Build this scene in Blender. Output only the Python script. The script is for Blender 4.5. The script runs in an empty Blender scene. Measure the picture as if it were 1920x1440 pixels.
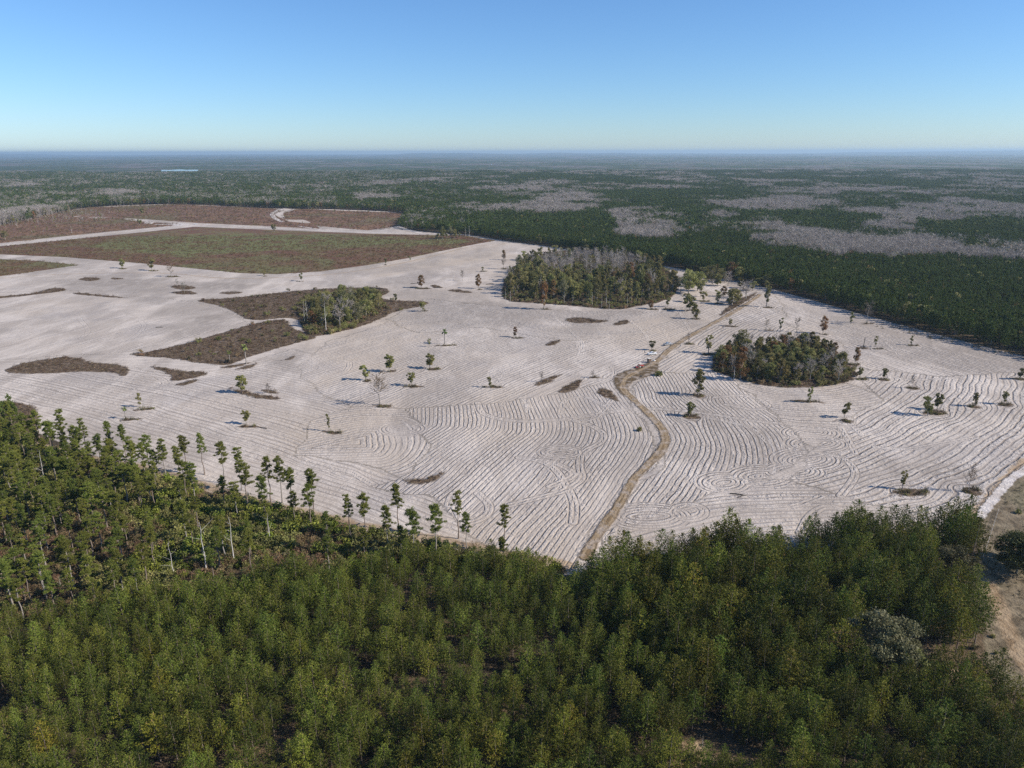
import bpy, math, random
import numpy as np
from mathutils import Matrix, Vector
R = math.radians
random.seed(7)
rng = np.random.default_rng(7)
S = bpy.context.scene
COL = S.collection

# ------------------------------------------------------------------ camera
H, FPX, PITCH, ROLL = 120.0, 1331.0, 18.09, -0.15      # metres above ground, focal length in photo pixels
cam_d = bpy.data.cameras.new('camera'); cam = bpy.data.objects.new('camera', cam_d); COL.objects.link(cam)
cam_d.sensor_width = 36.0; cam_d.lens = 36.0 * FPX / 1920.0
cam_d.clip_start = 0.5; cam_d.clip_end = 120000
CM = Matrix.Rotation(R(90 - PITCH), 3, 'X') @ Matrix.Rotation(R(ROLL), 3, 'Z')
cam.matrix_world = Matrix.Translation((0, 0, H)) @ CM.to_4x4()
S.camera = cam
# ------------------------------------------------------------------ light
SUN_EL, SUN_AZ = 34.0, 102.0        # azimuth clockwise from +Y (the way the camera looks): low sun from the right, a little behind
sd = Vector((math.sin(R(SUN_AZ)) * math.cos(R(SUN_EL)), math.cos(R(SUN_AZ)) * math.cos(R(SUN_EL)), math.sin(R(SUN_EL))))
sun_d = bpy.data.lights.new('sun', 'SUN'); sun = bpy.data.objects.new('sun', sun_d); COL.objects.link(sun)
sun_d.energy = 4.9; sun_d.angle = R(0.5); sun_d.color = (1.0, 0.93, 0.83)
sun.rotation_euler = sd.to_track_quat('Z', 'Y').to_euler()
W = bpy.data.worlds.new('World'); S.world = W; W.use_nodes = True
wn, wl = W.node_tree.nodes, W.node_tree.links
bg = wn['Background']
sky = wn.new('ShaderNodeTexSky'); sky.sky_type = 'NISHITA'; sky.sun_disc = False
sky.sun_elevation = R(SUN_EL); sky.sun_rotation = R(SUN_AZ)
sky.altitude = 100; sky.air_density = 1.0; sky.dust_density = 0.12; sky.ozone_density = 9.0
tn = wn.new('ShaderNodeMix'); tn.data_type = 'RGBA'; tn.blend_type = 'MULTIPLY'; tn.inputs[0].default_value = 1.0; tn.inputs[7].default_value = (0.99, 1.04, 1.08, 1)
wl.new(sky.outputs[0], tn.inputs[6]); wl.new(tn.outputs[2], bg.inputs[0]); bg.inputs[1].default_value = 0.108
S.view_settings.view_transform = 'Standard'; S.view_settings.look = 'None'
S.view_settings.exposure = 0.36; S.view_settings.gamma = 1.0; S.view_settings.use_curve_mapping = False
S.render.engine = 'CYCLES'
cy = S.cycles
cy.use_denoising = False; cy.max_bounces = 5; cy.diffuse_bounces = 3; cy.glossy_bounces = 2
cy.transmission_bounces = 2; cy.volume_bounces = 0; cy.transparent_max_bounces = 4
cy.use_adaptive_sampling = False; cy.caustics_reflective = False; cy.caustics_refractive = False
cy.sample_clamp_indirect = 4.0

# ------------------------------------------------------------------ pixel <-> place
CMi = np.array(CM)
def ground(px, py, z=0.0):
    """Points (photo pixels) on the horizontal plane at height z."""
    px = np.atleast_1d(np.asarray(px, float)); py = np.atleast_1d(np.asarray(py, float))
    d = np.stack([px - 960, -(py - 720), np.full_like(px, -FPX)], 1) @ CMi.T
    t = (z - H) / d[:, 2]
    return np.stack([d[:, 0] * t, d[:, 1] * t], 1)
def G(px, py, z=0.0):
    g = ground(px, py, z)[0]; return float(g[0]), float(g[1])
def GP(pts, z=0.0):
    a = np.array(pts, float); return ground(a[:, 0], a[:, 1], z)
def project(P):
    q = (np.asarray(P, float) - np.array([0, 0, H])) @ CMi
    w = np.maximum(-q[:, 2], 1e-3)
    return 960 + FPX * q[:, 0] / w, 720 - FPX * q[:, 1] / w, -q[:, 2]
def height_at(px, py_base, py_top):
    x, y = G(px, py_base)
    d = np.array([px - 960, -(py_top - 720), -FPX]) @ CMi.T
    return H + d[2] / d[1] * y

# ------------------------------------------------------------------ numpy tools
_tab = np.random.default_rng(11).random((256, 256)).astype(np.float32)
def vnoise(x, y):
    xi = np.floor(x).astype(np.int64); yi = np.floor(y).astype(np.int64)
    fx = (x - xi).astype(np.float32); fy = (y - yi).astype(np.float32)
    fx = fx * fx * (3 - 2 * fx); fy = fy * fy * (3 - 2 * fy)
    a = _tab[xi & 255, yi & 255]; b = _tab[(xi + 1) & 255, yi & 255]
    c = _tab[xi & 255, (yi + 1) & 255]; d = _tab[(xi + 1) & 255, (yi + 1) & 255]
    return (a * (1 - fx) + b * fx) * (1 - fy) + (c * (1 - fx) + d * fx) * fy
def fbm(x, y, o=3):
    s = 0; a = 0.5; n = 0
    for i in range(o):
        s = s + a * vnoise(x * 2 ** i + 17.3 * i, y * 2 ** i + 9.1 * i); n += a; a *= 0.5
    return s / n
def smooth(pts, n=8, closed=False):
    P = np.asarray(pts, float); m = len(P); out = []
    for i in range(m if closed else m - 1):
        p0 = P[(i - 1) % m] if closed or i > 0 else 2 * P[0] - P[1]
        p1 = P[i]; p2 = P[(i + 1) % m]
        p3 = P[(i + 2) % m] if closed or i + 2 < m else 2 * P[-1] - P[-2]
        for k in range(n):
            t = k / n
            out.append(0.5 * ((2 * p1) + (-p0 + p2) * t + (2 * p0 - 5 * p1 + 4 * p2 - p3) * t * t + (-p0 + 3 * p1 - 3 * p2 + p3) * t ** 3))
    if not closed: out.append(P[-1])
    return np.array(out)
def seg_dist(x, y, L, signed=False):
    best = np.full(x.shape, 1e18, np.float32); side = np.ones(x.shape, np.float32)
    n = len(L) - 1
    for i in range(n):
        ax, ay = L[i]; bx, by = L[i + 1]; dx, dy = bx - ax, by - ay; l2 = dx * dx + dy * dy + 1e-9
        t = ((x - ax) * dx + (y - ay) * dy) / l2
        lo = -1e9 if (i == 0 and signed) else 0.0; hi = 1e9 if (i == n - 1 and signed) else 1.0
        t = np.clip(t, lo, hi)
        ex = x - ax - t * dx; ey = y - ay - t * dy
        d = ex * ex + ey * ey
        m = d < best
        best = np.where(m, d, best)
        if signed: side = np.where(m, np.sign(dx * ey - dy * ex), side)
    r = np.sqrt(best)
    return r * side if signed else r
def inside(x, y, P):
    c = np.zeros(x.shape, bool); n = len(P)
    for i in range(n):
        x1, y1 = P[i]; x2, y2 = P[(i + 1) % n]
        if y1 == y2: continue
        m = ((y1 > y) != (y2 > y)) & (x < (x2 - x1) * (y - y1) / (y2 - y1) + x1)
        c ^= m
    return c
def poly_sd(x, y, P, pad=25.0):
    P = np.asarray(P); out = np.full(x.shape, -pad, np.float32)
    m = (x > P[:, 0].min() - pad) & (x < P[:, 0].max() + pad) & (y > P[:, 1].min() - pad) & (y < P[:, 1].max() + pad)
    if m.any():
        xs, ys = x[m], y[m]
        d = seg_dist(xs, ys, np.vstack([P, P[:1]]))
        out[m] = np.clip(np.where(inside(xs, ys, P), d, -d), -pad, 60)
    return out
def line_d(x, y, L, far=30.0):
    out = np.full(x.shape, far, np.float32)
    m = (x > L[:, 0].min() - far) & (x < L[:, 0].max() + far) & (y > L[:, 1].min() - far) & (y < L[:, 1].max() + far)
    if m.any(): out[m] = np.minimum(far, seg_dist(x[m], y[m], L))
    return out

# ------------------------------------------------------------------ object helpers
def tag(o, label=None, cat=None, group=None, kind=None):
    if label: o['label'] = label
    if cat: o['category'] = cat
    if group: o['group'] = group
    if kind: o['kind'] = kind
    return o
def link(name, data, parent=None, mat=None):
    o = bpy.data.objects.new(name, data); COL.objects.link(o)
    if parent is not None: o.parent = parent
    return o
def np_mesh(name, V, F, mat=None, attrs=None):
    """V (n,3); F (m,3) or (m,4)."""
    me = bpy.data.meshes.new(name); V = np.asarray(V, np.float32); F = np.asarray(F, np.int32); k = F.shape[1]
    me.vertices.add(len(V)); me.vertices.foreach_set('co', V.ravel())
    me.loops.add(F.size); me.loops.foreach_set('vertex_index', F.ravel())
    me.polygons.add(len(F)); me.polygons.foreach_set('loop_start', np.arange(0, F.size, k, dtype=np.int32))
    for a, v in (attrs or {}).items():
        at = me.attributes.new(a, 'FLOAT', 'POINT'); at.data.foreach_set('value', np.asarray(v, np.float32))
    me.update(calc_edges=True)
    if mat: me.materials.append(mat)
    return me

# ------------------------------------------------------------------ materials
def new_mat(name):
    m = bpy.data.materials.new(name); m.use_nodes = True
    nt = m.node_tree; b = nt.nodes['Principled BSDF']; return m, nt, b
class N:
    """tiny node builder"""
    def __init__(s, nt): s.nt = nt
    def node(s, t, **k):
        n = s.nt.nodes.new(t)
        for a, v in k.items(): setattr(n, a, v)
        return n
    def put(s, sock, v):
        if isinstance(v, bpy.types.NodeSocket): s.nt.links.new(v, sock)
        elif v is not None: sock.default_value = v
    def math(s, op, a, b=None, c=None, clamp=False):
        n = s.node('ShaderNodeMath', operation=op); n.use_clamp = clamp
        s.put(n.inputs[0], a)
        if b is not None: s.put(n.inputs[1], b)
        if c is not None: s.put(n.inputs[2], c)
        return n.outputs[0]
    def attr(s, name): return s.node('ShaderNodeAttribute', attribute_name=name).outputs['Fac']
    def noise(s, vec, scale, detail=3.0, rough=0.55, dist=0.0):
        n = s.node('ShaderNodeTexNoise'); s.put(n.inputs['Vector'], vec)
        n.inputs['Scale'].default_value = scale; n.inputs['Detail'].default_value = detail
        n.inputs['Roughness'].default_value = rough; n.inputs['Distortion'].default_value = dist
        return n.outputs['Fac']
    def mapr(s, v, a, b, c=0.0, d=1.0, mode='SMOOTHSTEP'):
        n = s.node('ShaderNodeMapRange', interpolation_type=mode); s.put(n.inputs[0], v)
        for i, q in enumerate((a, b, c, d)): s.put(n.inputs[i + 1], q)
        return n.outputs[0]
    def mix(s, f, a, b):
        n = s.node('ShaderNodeMix', data_type='RGBA'); s.put(n.inputs[0], f)
        for sock, v in ((n.inputs[6], a), (n.inputs[7], b)):
            if isinstance(v, tuple) and len(v) == 3: v = (*v, 1.0)
            s.put(sock, v)
        return n.outputs[2]
    def scale_vec(s, v, sc):
        n = s.node('ShaderNodeMapping'); s.put(n.inputs[0], v); n.inputs['Scale'].default_value = sc; return n.outputs[0]

def plain(name, col, rough=0.6, metal=0.0, var=0.12, scale=3.0):
    m, nt, b = new_mat(name); n = N(nt)
    tc = n.node('ShaderNodeTexCoord').outputs['Object']
    f = n.noise(tc, scale, 4)
    c = n.mix(f, tuple(x * (1 - var) for x in col), tuple(min(1, x * (1 + var)) for x in col))
    nt.links.new(c, b.inputs['Base Color']); b.inputs['Roughness'].default_value = rough; b.inputs['Metallic'].default_value = metal
    return m

def leaf_mat(name, dark, light, accent, accent_amount=0.12, trans=0.25, hue=0.03, vary=0.35):
    """Foliage: per-tuft tint, per-plant variation, a little light passing through the leaf."""
    m, nt, b = new_mat(name); n = N(nt)
    tint = n.attr('tint'); rnd = n.node('ShaderNodeObjectInfo').outputs['Random']
    c = n.mix(tint, dark, light)
    acc = n.mapr(n.attr('tint2'), 1.0 - accent_amount, 1.0 - accent_amount + 0.06)
    c = n.mix(acc, c, accent)
    hs = n.node('ShaderNodeHueSaturation'); n.put(hs.inputs['Color'], c)
    n.put(hs.inputs['Hue'], n.mapr(rnd, 0, 1, 0.5 - hue, 0.5 + hue, 'LINEAR'))
    r2 = n.math('FRACT', n.math('MULTIPLY', rnd, 37.7))
    n.put(hs.inputs['Value'], n.mapr(r2, 0, 1, 1 - vary, 1 + vary, 'LINEAR'))
    oc = n.node('ShaderNodeObjectInfo').outputs['Color']
    mul = n.node('ShaderNodeMix', data_type='RGBA', blend_type='MULTIPLY'); mul.inputs[0].default_value = 1.0
    nt.links.new(hs.outputs[0], mul.inputs[6]); nt.links.new(oc, mul.inputs[7]); c = mul.outputs[2]
    nt.links.new(c, b.inputs['Base Color']); b.inputs['Roughness'].default_value = 0.65
    b.inputs['Specular IOR Level'].default_value = 0.25
    tr = n.node('ShaderNodeBsdfTranslucent'); nt.links.new(c, tr.inputs['Color'])
    ms = n.node('ShaderNodeMixShader'); ms.inputs[0].default_value = trans
    nt.links.new(b.outputs[0], ms.inputs[1]); nt.links.new(tr.outputs[0], ms.inputs[2])
    nt.links.new(ms.outputs[0], nt.nodes['Material Output'].inputs['Surface'])
    return m
M = {}
M['pine'] = leaf_mat('pine_needles', (0.052, 0.074, 0.010), (0.225, 0.250, 0.038), (0.30, 0.23, 0.09), 0.07, trans=0.2, hue=0.018, vary=0.42)
M['tallpine'] = leaf_mat('tall_pine_needles', (0.08, 0.105, 0.016), (0.26, 0.275, 0.052), (0.25, 0.22, 0.08), 0.06, hue=0.02, vary=0.25)
M['farpine'] = leaf_mat('far_pine_needles', (0.070, 0.098, 0.018), (0.115, 0.148, 0.030), (0.15, 0.15, 0.05), 0.03, hue=0.012, vary=0.16)
M['oak'] = leaf_mat('oak_leaves', (0.12, 0.120, 0.036), (0.31, 0.285, 0.10), (0.33, 0.27, 0.13), 0.12, hue=0.02)
M['rust'] = leaf_mat('rusty_autumn_leaves', (0.16, 0.085, 0.030), (0.30, 0.170, 0.065), (0.13, 0.14, 0.05), 0.2, hue=0.015)
M['gold'] = leaf_mat('yellowing_leaves', (0.135, 0.115, 0.035), (0.26, 0.215, 0.075), (0.09, 0.11, 0.03), 0.2, hue=0.015)
M['silver'] = leaf_mat('silvery_oak_leaves', (0.12, 0.115, 0.050), (0.24, 0.225, 0.110), (0.30, 0.27, 0.15), 0.15, hue=0.01, vary=0.1)
M['drybrush'] = leaf_mat('dry_brush', (0.12, 0.090, 0.050), (0.25, 0.20, 0.11), (0.10, 0.12, 0.04), 0.35, hue=0.02)
M['burnt'] = leaf_mat('burnt_scrub', (0.050, 0.035, 0.026), (0.20, 0.125, 0.075), (0.30, 0.23, 0.12), 0.14, hue=0.02)
M['russet'] = leaf_mat('russet_brush', (0.16, 0.10, 0.055), (0.33, 0.23, 0.125), (0.12, 0.14, 0.05), 0.2, hue=0.02)
M['weeds'] = leaf_mat('meadow_weeds', (0.115, 0.055, 0.028), (0.20, 0.115, 0.055), (0.15, 0.17, 0.055), 0.3, hue=0.02)
M['twig'] = leaf_mat('bare_twigs', (0.22, 0.188, 0.158), (0.43, 0.375, 0.325), (0.50, 0.44, 0.39), 0.15, trans=0.1, hue=0.012, vary=0.18)
M['moss'] = leaf_mat('grey_moss', (0.18, 0.18, 0.15), (0.34, 0.34, 0.29), (0.40, 0.40, 0.36), 0.15, hue=0.01, vary=0.1)
M['palm'] = leaf_mat('palm_fronds', (0.10, 0.14, 0.03), (0.22, 0.26, 0.07), (0.30, 0.24, 0.10), 0.15)
M['bark'] = plain('pine_bark', (0.20, 0.155, 0.125), 0.9, var=0.35, scale=1.5)
M['greybark'] = plain('grey_bark', (0.27, 0.24, 0.21), 0.9, var=0.3, scale=1.5)
M['deadwood'] = plain('bleached_dead_wood', (0.52, 0.49, 0.45), 0.85, var=0.2, scale=1.5)
M['black'] = plain('charred_wood', (0.05, 0.045, 0.04), 0.9)

# ================================================================== THE GROUND
# outlines, given as photo pixels and dropped onto the ground
OPEN = [(-320, 745), (-40, 762), (70, 812), (200, 862), (300, 890), (430, 935), (560, 965), (640, 990), (760, 1018), (880, 1038), (1000, 1060), (1060, 1080),
        (1130, 1060), (1200, 1040), (1350, 1038), (1500, 1030), (1660, 1015), (1800, 1000), (1838, 962), (1880, 912), (1925, 872), (2080, 800), (2300, 745),
        (2300, 745), (2080, 706), (1920, 668), (1760, 628), (1600, 585), (1440, 540), (1280, 505), (1150, 482), (1040, 464), (950, 452), (880, 441), (770, 432), (745, 424),
        (757, 400), (640, 393), (520, 391), (330, 383), (170, 389), (90, 405), (0, 424), (-200, 440), (-500, 470)]
MEADOW = [(-300, 470), (-100, 468), (0, 462), (120, 450), (240, 438), (366, 425), (510, 431), (690, 438), (820, 441), (872, 441), (900, 447), (930, 451), (880, 460), (760, 485), (690, 497), (600, 509), (520, 514), (450, 512), (360, 503), (280, 495), (120, 482), (0, 477), (-300, 472)]
MEADOW2 = [(-300, 478), (0, 486), (70, 489), (148, 497), (80, 507), (0, 518), (-300, 530)]
BROWN1 = [(-300, 464), (0, 456), (120, 443), (240, 431), (345, 421), (270, 416), (240, 411), (140, 407), (60, 408), (0, 424), (-200, 440)]
BROWN2 = [(0, 424), (140, 405), (270, 411), (370, 418), (500, 424), (600, 429), (590, 420), (540, 415), (515, 403), (520, 391), (330, 383), (170, 389), (90, 402)]
BROWN3 = [(530, 400), (560, 391), (640, 395), (755, 399), (745, 424), (690, 432), (600, 424), (570, 412), (535, 412)]
GROVE_E = [(1440, 655), (1500, 640), (1560, 648), (1575, 670), (1600, 690), (1598, 712), (1560, 722), (1500, 727), (1440, 724), (1395, 714), (1355, 702), (1335, 690), (1345, 660), (1370, 650)]
GROVE_M = [(945, 560), (950, 520), (985, 490), (1080, 475), (1180, 485), (1240, 500), (1270, 530), (1255, 560), (1190, 575), (1150, 580), (1060, 572), (1000, 568)]
GROVE_W = [(565, 560), (620, 550), (700, 552), (725, 575), (690, 600), (640, 620), (600, 628), (568, 618)]
BRUSH = [GROVE_E, GROVE_M, GROVE_W,
    [(370, 563), (440, 558), (560, 545), (640, 540), (722, 540), (725, 552), (700, 558), (740, 563), (798, 566), (795, 573), (740, 585), (690, 608), (610, 628), (575, 626), (562, 604), (540, 596), (470, 600), (440, 585), (410, 573)],
    [(243, 665), (300, 656), (390, 632), (480, 606), (535, 599), (545, 612), (560, 620), (592, 632), (560, 642), (480, 665), (430, 683), (390, 683), (320, 672)],
    [(10, 697), (30, 685), (60, 678), (110, 670), (145, 671), (175, 680), (238, 686), (234, 704), (205, 698), (150, 697), (60, 701)],
    [(281, 687), (330, 693), (388, 700), (365, 708), (322, 714), (321, 703)],
    [(-40, 559), (60, 550), (100, 540), (125, 544), (70, 552), (-40, 563)],
    [(145, 549), (180, 552), (238, 558), (215, 558), (145, 552)],
    [(748, 896), (770, 899), (800, 897), (834, 884), (820, 898), (796, 907), (765, 907)],
    [(1045, 735), (1065, 722), (1088, 713), (1083, 728), (1065, 735)],
    [(1003, 722), (1015, 712), (1053, 702), (1030, 717), (1010, 723)],
    [(1118, 735), (1135, 728), (1150, 738), (1160, 752), (1140, 746)],
    [(1020, 648), (1035, 640), (1052, 637), (1040, 646)],
    [(400, 684), (430, 690), (470, 680), (440, 684), (420, 688)], [(443, 692), (480, 682), (470, 690)],
    [(1060, 600), (1080, 595), (1115, 600), (1085, 606)], [(1095, 603), (1120, 600), (1140, 602), (1110, 606)], [(1150, 608), (1170, 600), (1180, 605), (1160, 610)],
    [(148, 524), (165, 520), (188, 523), (170, 527)], [(208, 522), (225, 521), (232, 523), (215, 524)],
    [(320, 537), (345, 535), (368, 540), (340, 543)], [(322, 549), (350, 545), (370, 551), (340, 552)], [(412, 549), (440, 547), (455, 549), (430, 552)],
    [(520, 676), (535, 674), (552, 667), (545, 674)], [(840, 545), (860, 543), (885, 549), (860, 548)], [(808, 537), (815, 534), (830, 539), (818, 540)],
    [(430, 727), (445, 730), (480, 738), (524, 747), (490, 748), (450, 738)], [(490, 732), (505, 731), (522, 737), (505, 737)],
    [(330, 722), (350, 715), (375, 711), (350, 722)],
    [(0, 753), (40, 757), (68, 768), (70, 790), (60, 808), (-60, 780), (-60, 753)],
    [(1385, 560), (1400, 556), (1420, 548), (1395, 568), (1370, 582), (1350, 592), (1362, 578)],
    [(980, 492), (1005, 480), (1060, 470), (1110, 480), (1080, 490), (1010, 496)],
]
PASTURE = [(1925, 885), (1870, 930), (1846, 965), (1836, 1000), (1838, 1040), (1822, 1100), (1842, 1150), (1850, 1240), (1880, 1290), (2000, 1330), (2600, 1330), (2600, 850), (2060, 830)]
TRACK = [(1425, 552), (1400, 570), (1370, 588), (1330, 610), (1290, 632), (1255, 655), (1228, 680), (1196, 696), (1174, 709), (1168, 728), (1185, 747), (1214, 773), (1238, 800), (1247, 820), (1240, 845), (1216, 870), (1190, 896), (1175, 920), (1158, 950), (1136, 982), (1116, 1010), (1098, 1045)]
YARD = [(1150, 712), (1160, 700), (1190, 690), (1228, 676), (1236, 690), (1222, 704), (1190, 714), (1178, 728), (1185, 745), (1170, 742), (1156, 730)]
TANROADS = [([(1290, 1398), (1310, 1408), (1330, 1425)], 1.6), ([(1735, 1250), (1790, 1262), (1850, 1288)], 1.5), ([(1836, 1060), (1852, 1090), (1880, 1150), (1915, 1235), (1980, 1320)], 2.0), ([(-60, 800), (40, 828), (150, 858), (280, 880), (460, 935), (600, 968), (700, 990), (860, 1020), (980, 1045), (1060, 1060)], 2.6),
            ([(-100, 530), (100, 515), (300, 512), (430, 522), (600, 516), (720, 500), (820, 478), (880, 463), (950, 456)], 1.2),
            ([(1700, 1000), (1790, 985), (1835, 955), (1872, 912), (1920, 862)], 1.6)]
WHITEROADS = [([(-200, 470), (0, 459), (120, 446), (240, 433), (345, 423), (380, 419)], 2.2), ([(240, 412), (270, 415), (370, 420), (500, 427), (600, 432), (700, 436), (830, 438), (880, 441)], 3.2),
              ([(546, 390), (530, 391), (513, 398), (511, 405), (522, 413), (536, 417)], 4.5), ([(560, 424), (600, 430)], 3.0), ([(530, 389), (640, 392), (757, 397)], 2.2),
              ([(320, 381), (400, 384), (470, 386)], 2.2), ([(745, 424), (765, 431), (790, 437)], 4.0), ([(270, 417), (300, 421), (350, 421)], 6.0), ([(130, 407), (200, 410)], 3.0)]
WHITEPATH = [(2080, 790), (1925, 878), (1885, 910), (1855, 945), (1838, 968)]
# islands of weeds left round single trees: px, py, half-length m, half-width m
ISLE = [(229, 504, 6, 3), (285, 508, 7, 3), (321, 519, 9, 4), (495, 518, 3, 2), (561, 528, 6, 2), (723, 497, 3, 2), (790, 541, 9, 4), (905, 509, 5, 2), (944, 504, 5, 3), (897, 543, 4, 2),
        (686, 714, 3, 2.5), (732, 696, 3, 2), (810, 692, 5, 3), (772, 725, 6, 2.5), (828, 648, 10, 2), (968, 634, 6, 2), (795, 583, 4, 1.5), (920, 726, 6, 2.2), (714, 762, 6, 3),
        (268, 767, 6, 1.8), (240, 787, 6, 1.6), (463, 800, 6, 1.7), (618, 811, 6, 1.5), (1222, 658, 3, 2), (1308, 742, 4, 3.5), (1292, 781, 5, 4), (1327, 665, 6, 3),
        (1368, 612, 6, 3), (1437, 577, 5, 3), (1438, 619, 4, 2), (1543, 627, 4, 2), (1625, 607, 5, 2), (1619, 653, 4, 2), (1641, 654, 5, 2), (1708, 648, 5, 2),
        (1600, 684, 4, 3), (1612, 711, 4, 3), (1656, 712, 4, 3), (1710, 728, 4, 3), (1912, 711, 6, 3), (1508, 753, 9, 2), (1583, 790, 4, 3), (1748, 774, 7, 4.5), (1825, 763, 4, 3), (1882, 759, 5, 3),
        (1699, 923, 9, 4), (1816, 921, 5, 4), (1294, 582, 6, 3), (1302, 598, 5, 3), (1252, 580, 6, 4), (1220, 580, 6, 3), (1286, 452, 1, 1), (1345, 570, 5, 3), (1375, 569, 9, 4), (1319, 565, 6, 3),
        (1020, 580, 5, 2), (1290, 645, 4, 3), (1111, 708, 4, 2)]

t0 = []
ys = [-500, -300, -150, 0, 30]
y = 30.0
while y < 48000:
    if y < 150: y += 2.0
    elif y < 1250: y += max(0.85, y * 0.0032)
    else: y *= 1.022
    ys.append(y)
ys = np.array(ys); NC = 640
tt = np.linspace(-0.86, 0.86, NC)
GX = (tt[None, :] * (np.maximum(ys, 130)[:, None] + 60)).astype(np.float32); GY = np.repeat(ys[:, None], NC, 1).astype(np.float32)
NR = len(ys); x = GX.ravel(); yv = GY.ravel()

near = (yv > 100) & (yv < 3200)
def over(fn, default):
    o = np.full(x.shape, default, np.float32); o[near] = fn(x[near], yv[near]); return o
sd_open = over(lambda a, b: poly_sd(a, b, smooth(GP(OPEN), 3, True)), -25)
mead = over(lambda a, b: np.maximum(poly_sd(a, b, GP(MEADOW)), poly_sd(a, b, GP(MEADOW2))), -25)
brown = over(lambda a, b: np.maximum.reduce([poly_sd(a, b, GP(q)) for q in (BROWN1, BROWN2, BROWN3)]), -25)
def brush_f(a, b):
    o = np.full(a.shape, -25, np.float32)
    for q in BRUSH: o = np.maximum(o, poly_sd(a, b, smooth(GP(q), 3, True), 12 if len(q) < 8 else 25))
    for (ix, iy, hl, hw) in ISLE:
        cx, cyy = G(ix, iy); an = 0.35 * math.sin(ix * 12.9 + iy * 7.7); u = (a - cx - hl * 0.2) * math.cos(an) + (b - cyy) * math.sin(an); v = -(a - cx - hl * 0.2) * math.sin(an) + (b - cyy) * math.cos(an); hl *= 0.82; hw *= 0.85
        r = np.abs(u / hl) ** 1.3 + np.abs(v / hw) ** 1.6 + (fbm(a * 0.6, b * 0.6, 2) - 0.5) * 1.3
        o = np.maximum(o, (1 - r) * hw)
    return o
brush = over(brush_f, -25)
past = over(lambda a, b: poly_sd(a, b, GP(PASTURE)), -25)
def track_f(a, b):
    L = smooth(GP(TRACK), 5); return line_d(a, b, L) + (vnoise(a / 7, b / 7) - 0.5) * 0.9 + 0.35
trk = over(track_f, 30); yard = over(lambda a, b: poly_sd(a, b, smooth(GP(YARD), 3, True)), -25)
def tan_f(a, b):
    return np.minimum.reduce([line_d(a, b, smooth(GP(q), 4)) - w for q, w in TANROADS])
tan = over(tan_f, 30)
def white_f(a, b):
    return np.minimum.reduce([line_d(a, b, smooth(GP(q), 4)) - w for q, w in WHITEROADS + [(WHITEPATH, 1.6)]])
white = over(white_f, 30)

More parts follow.
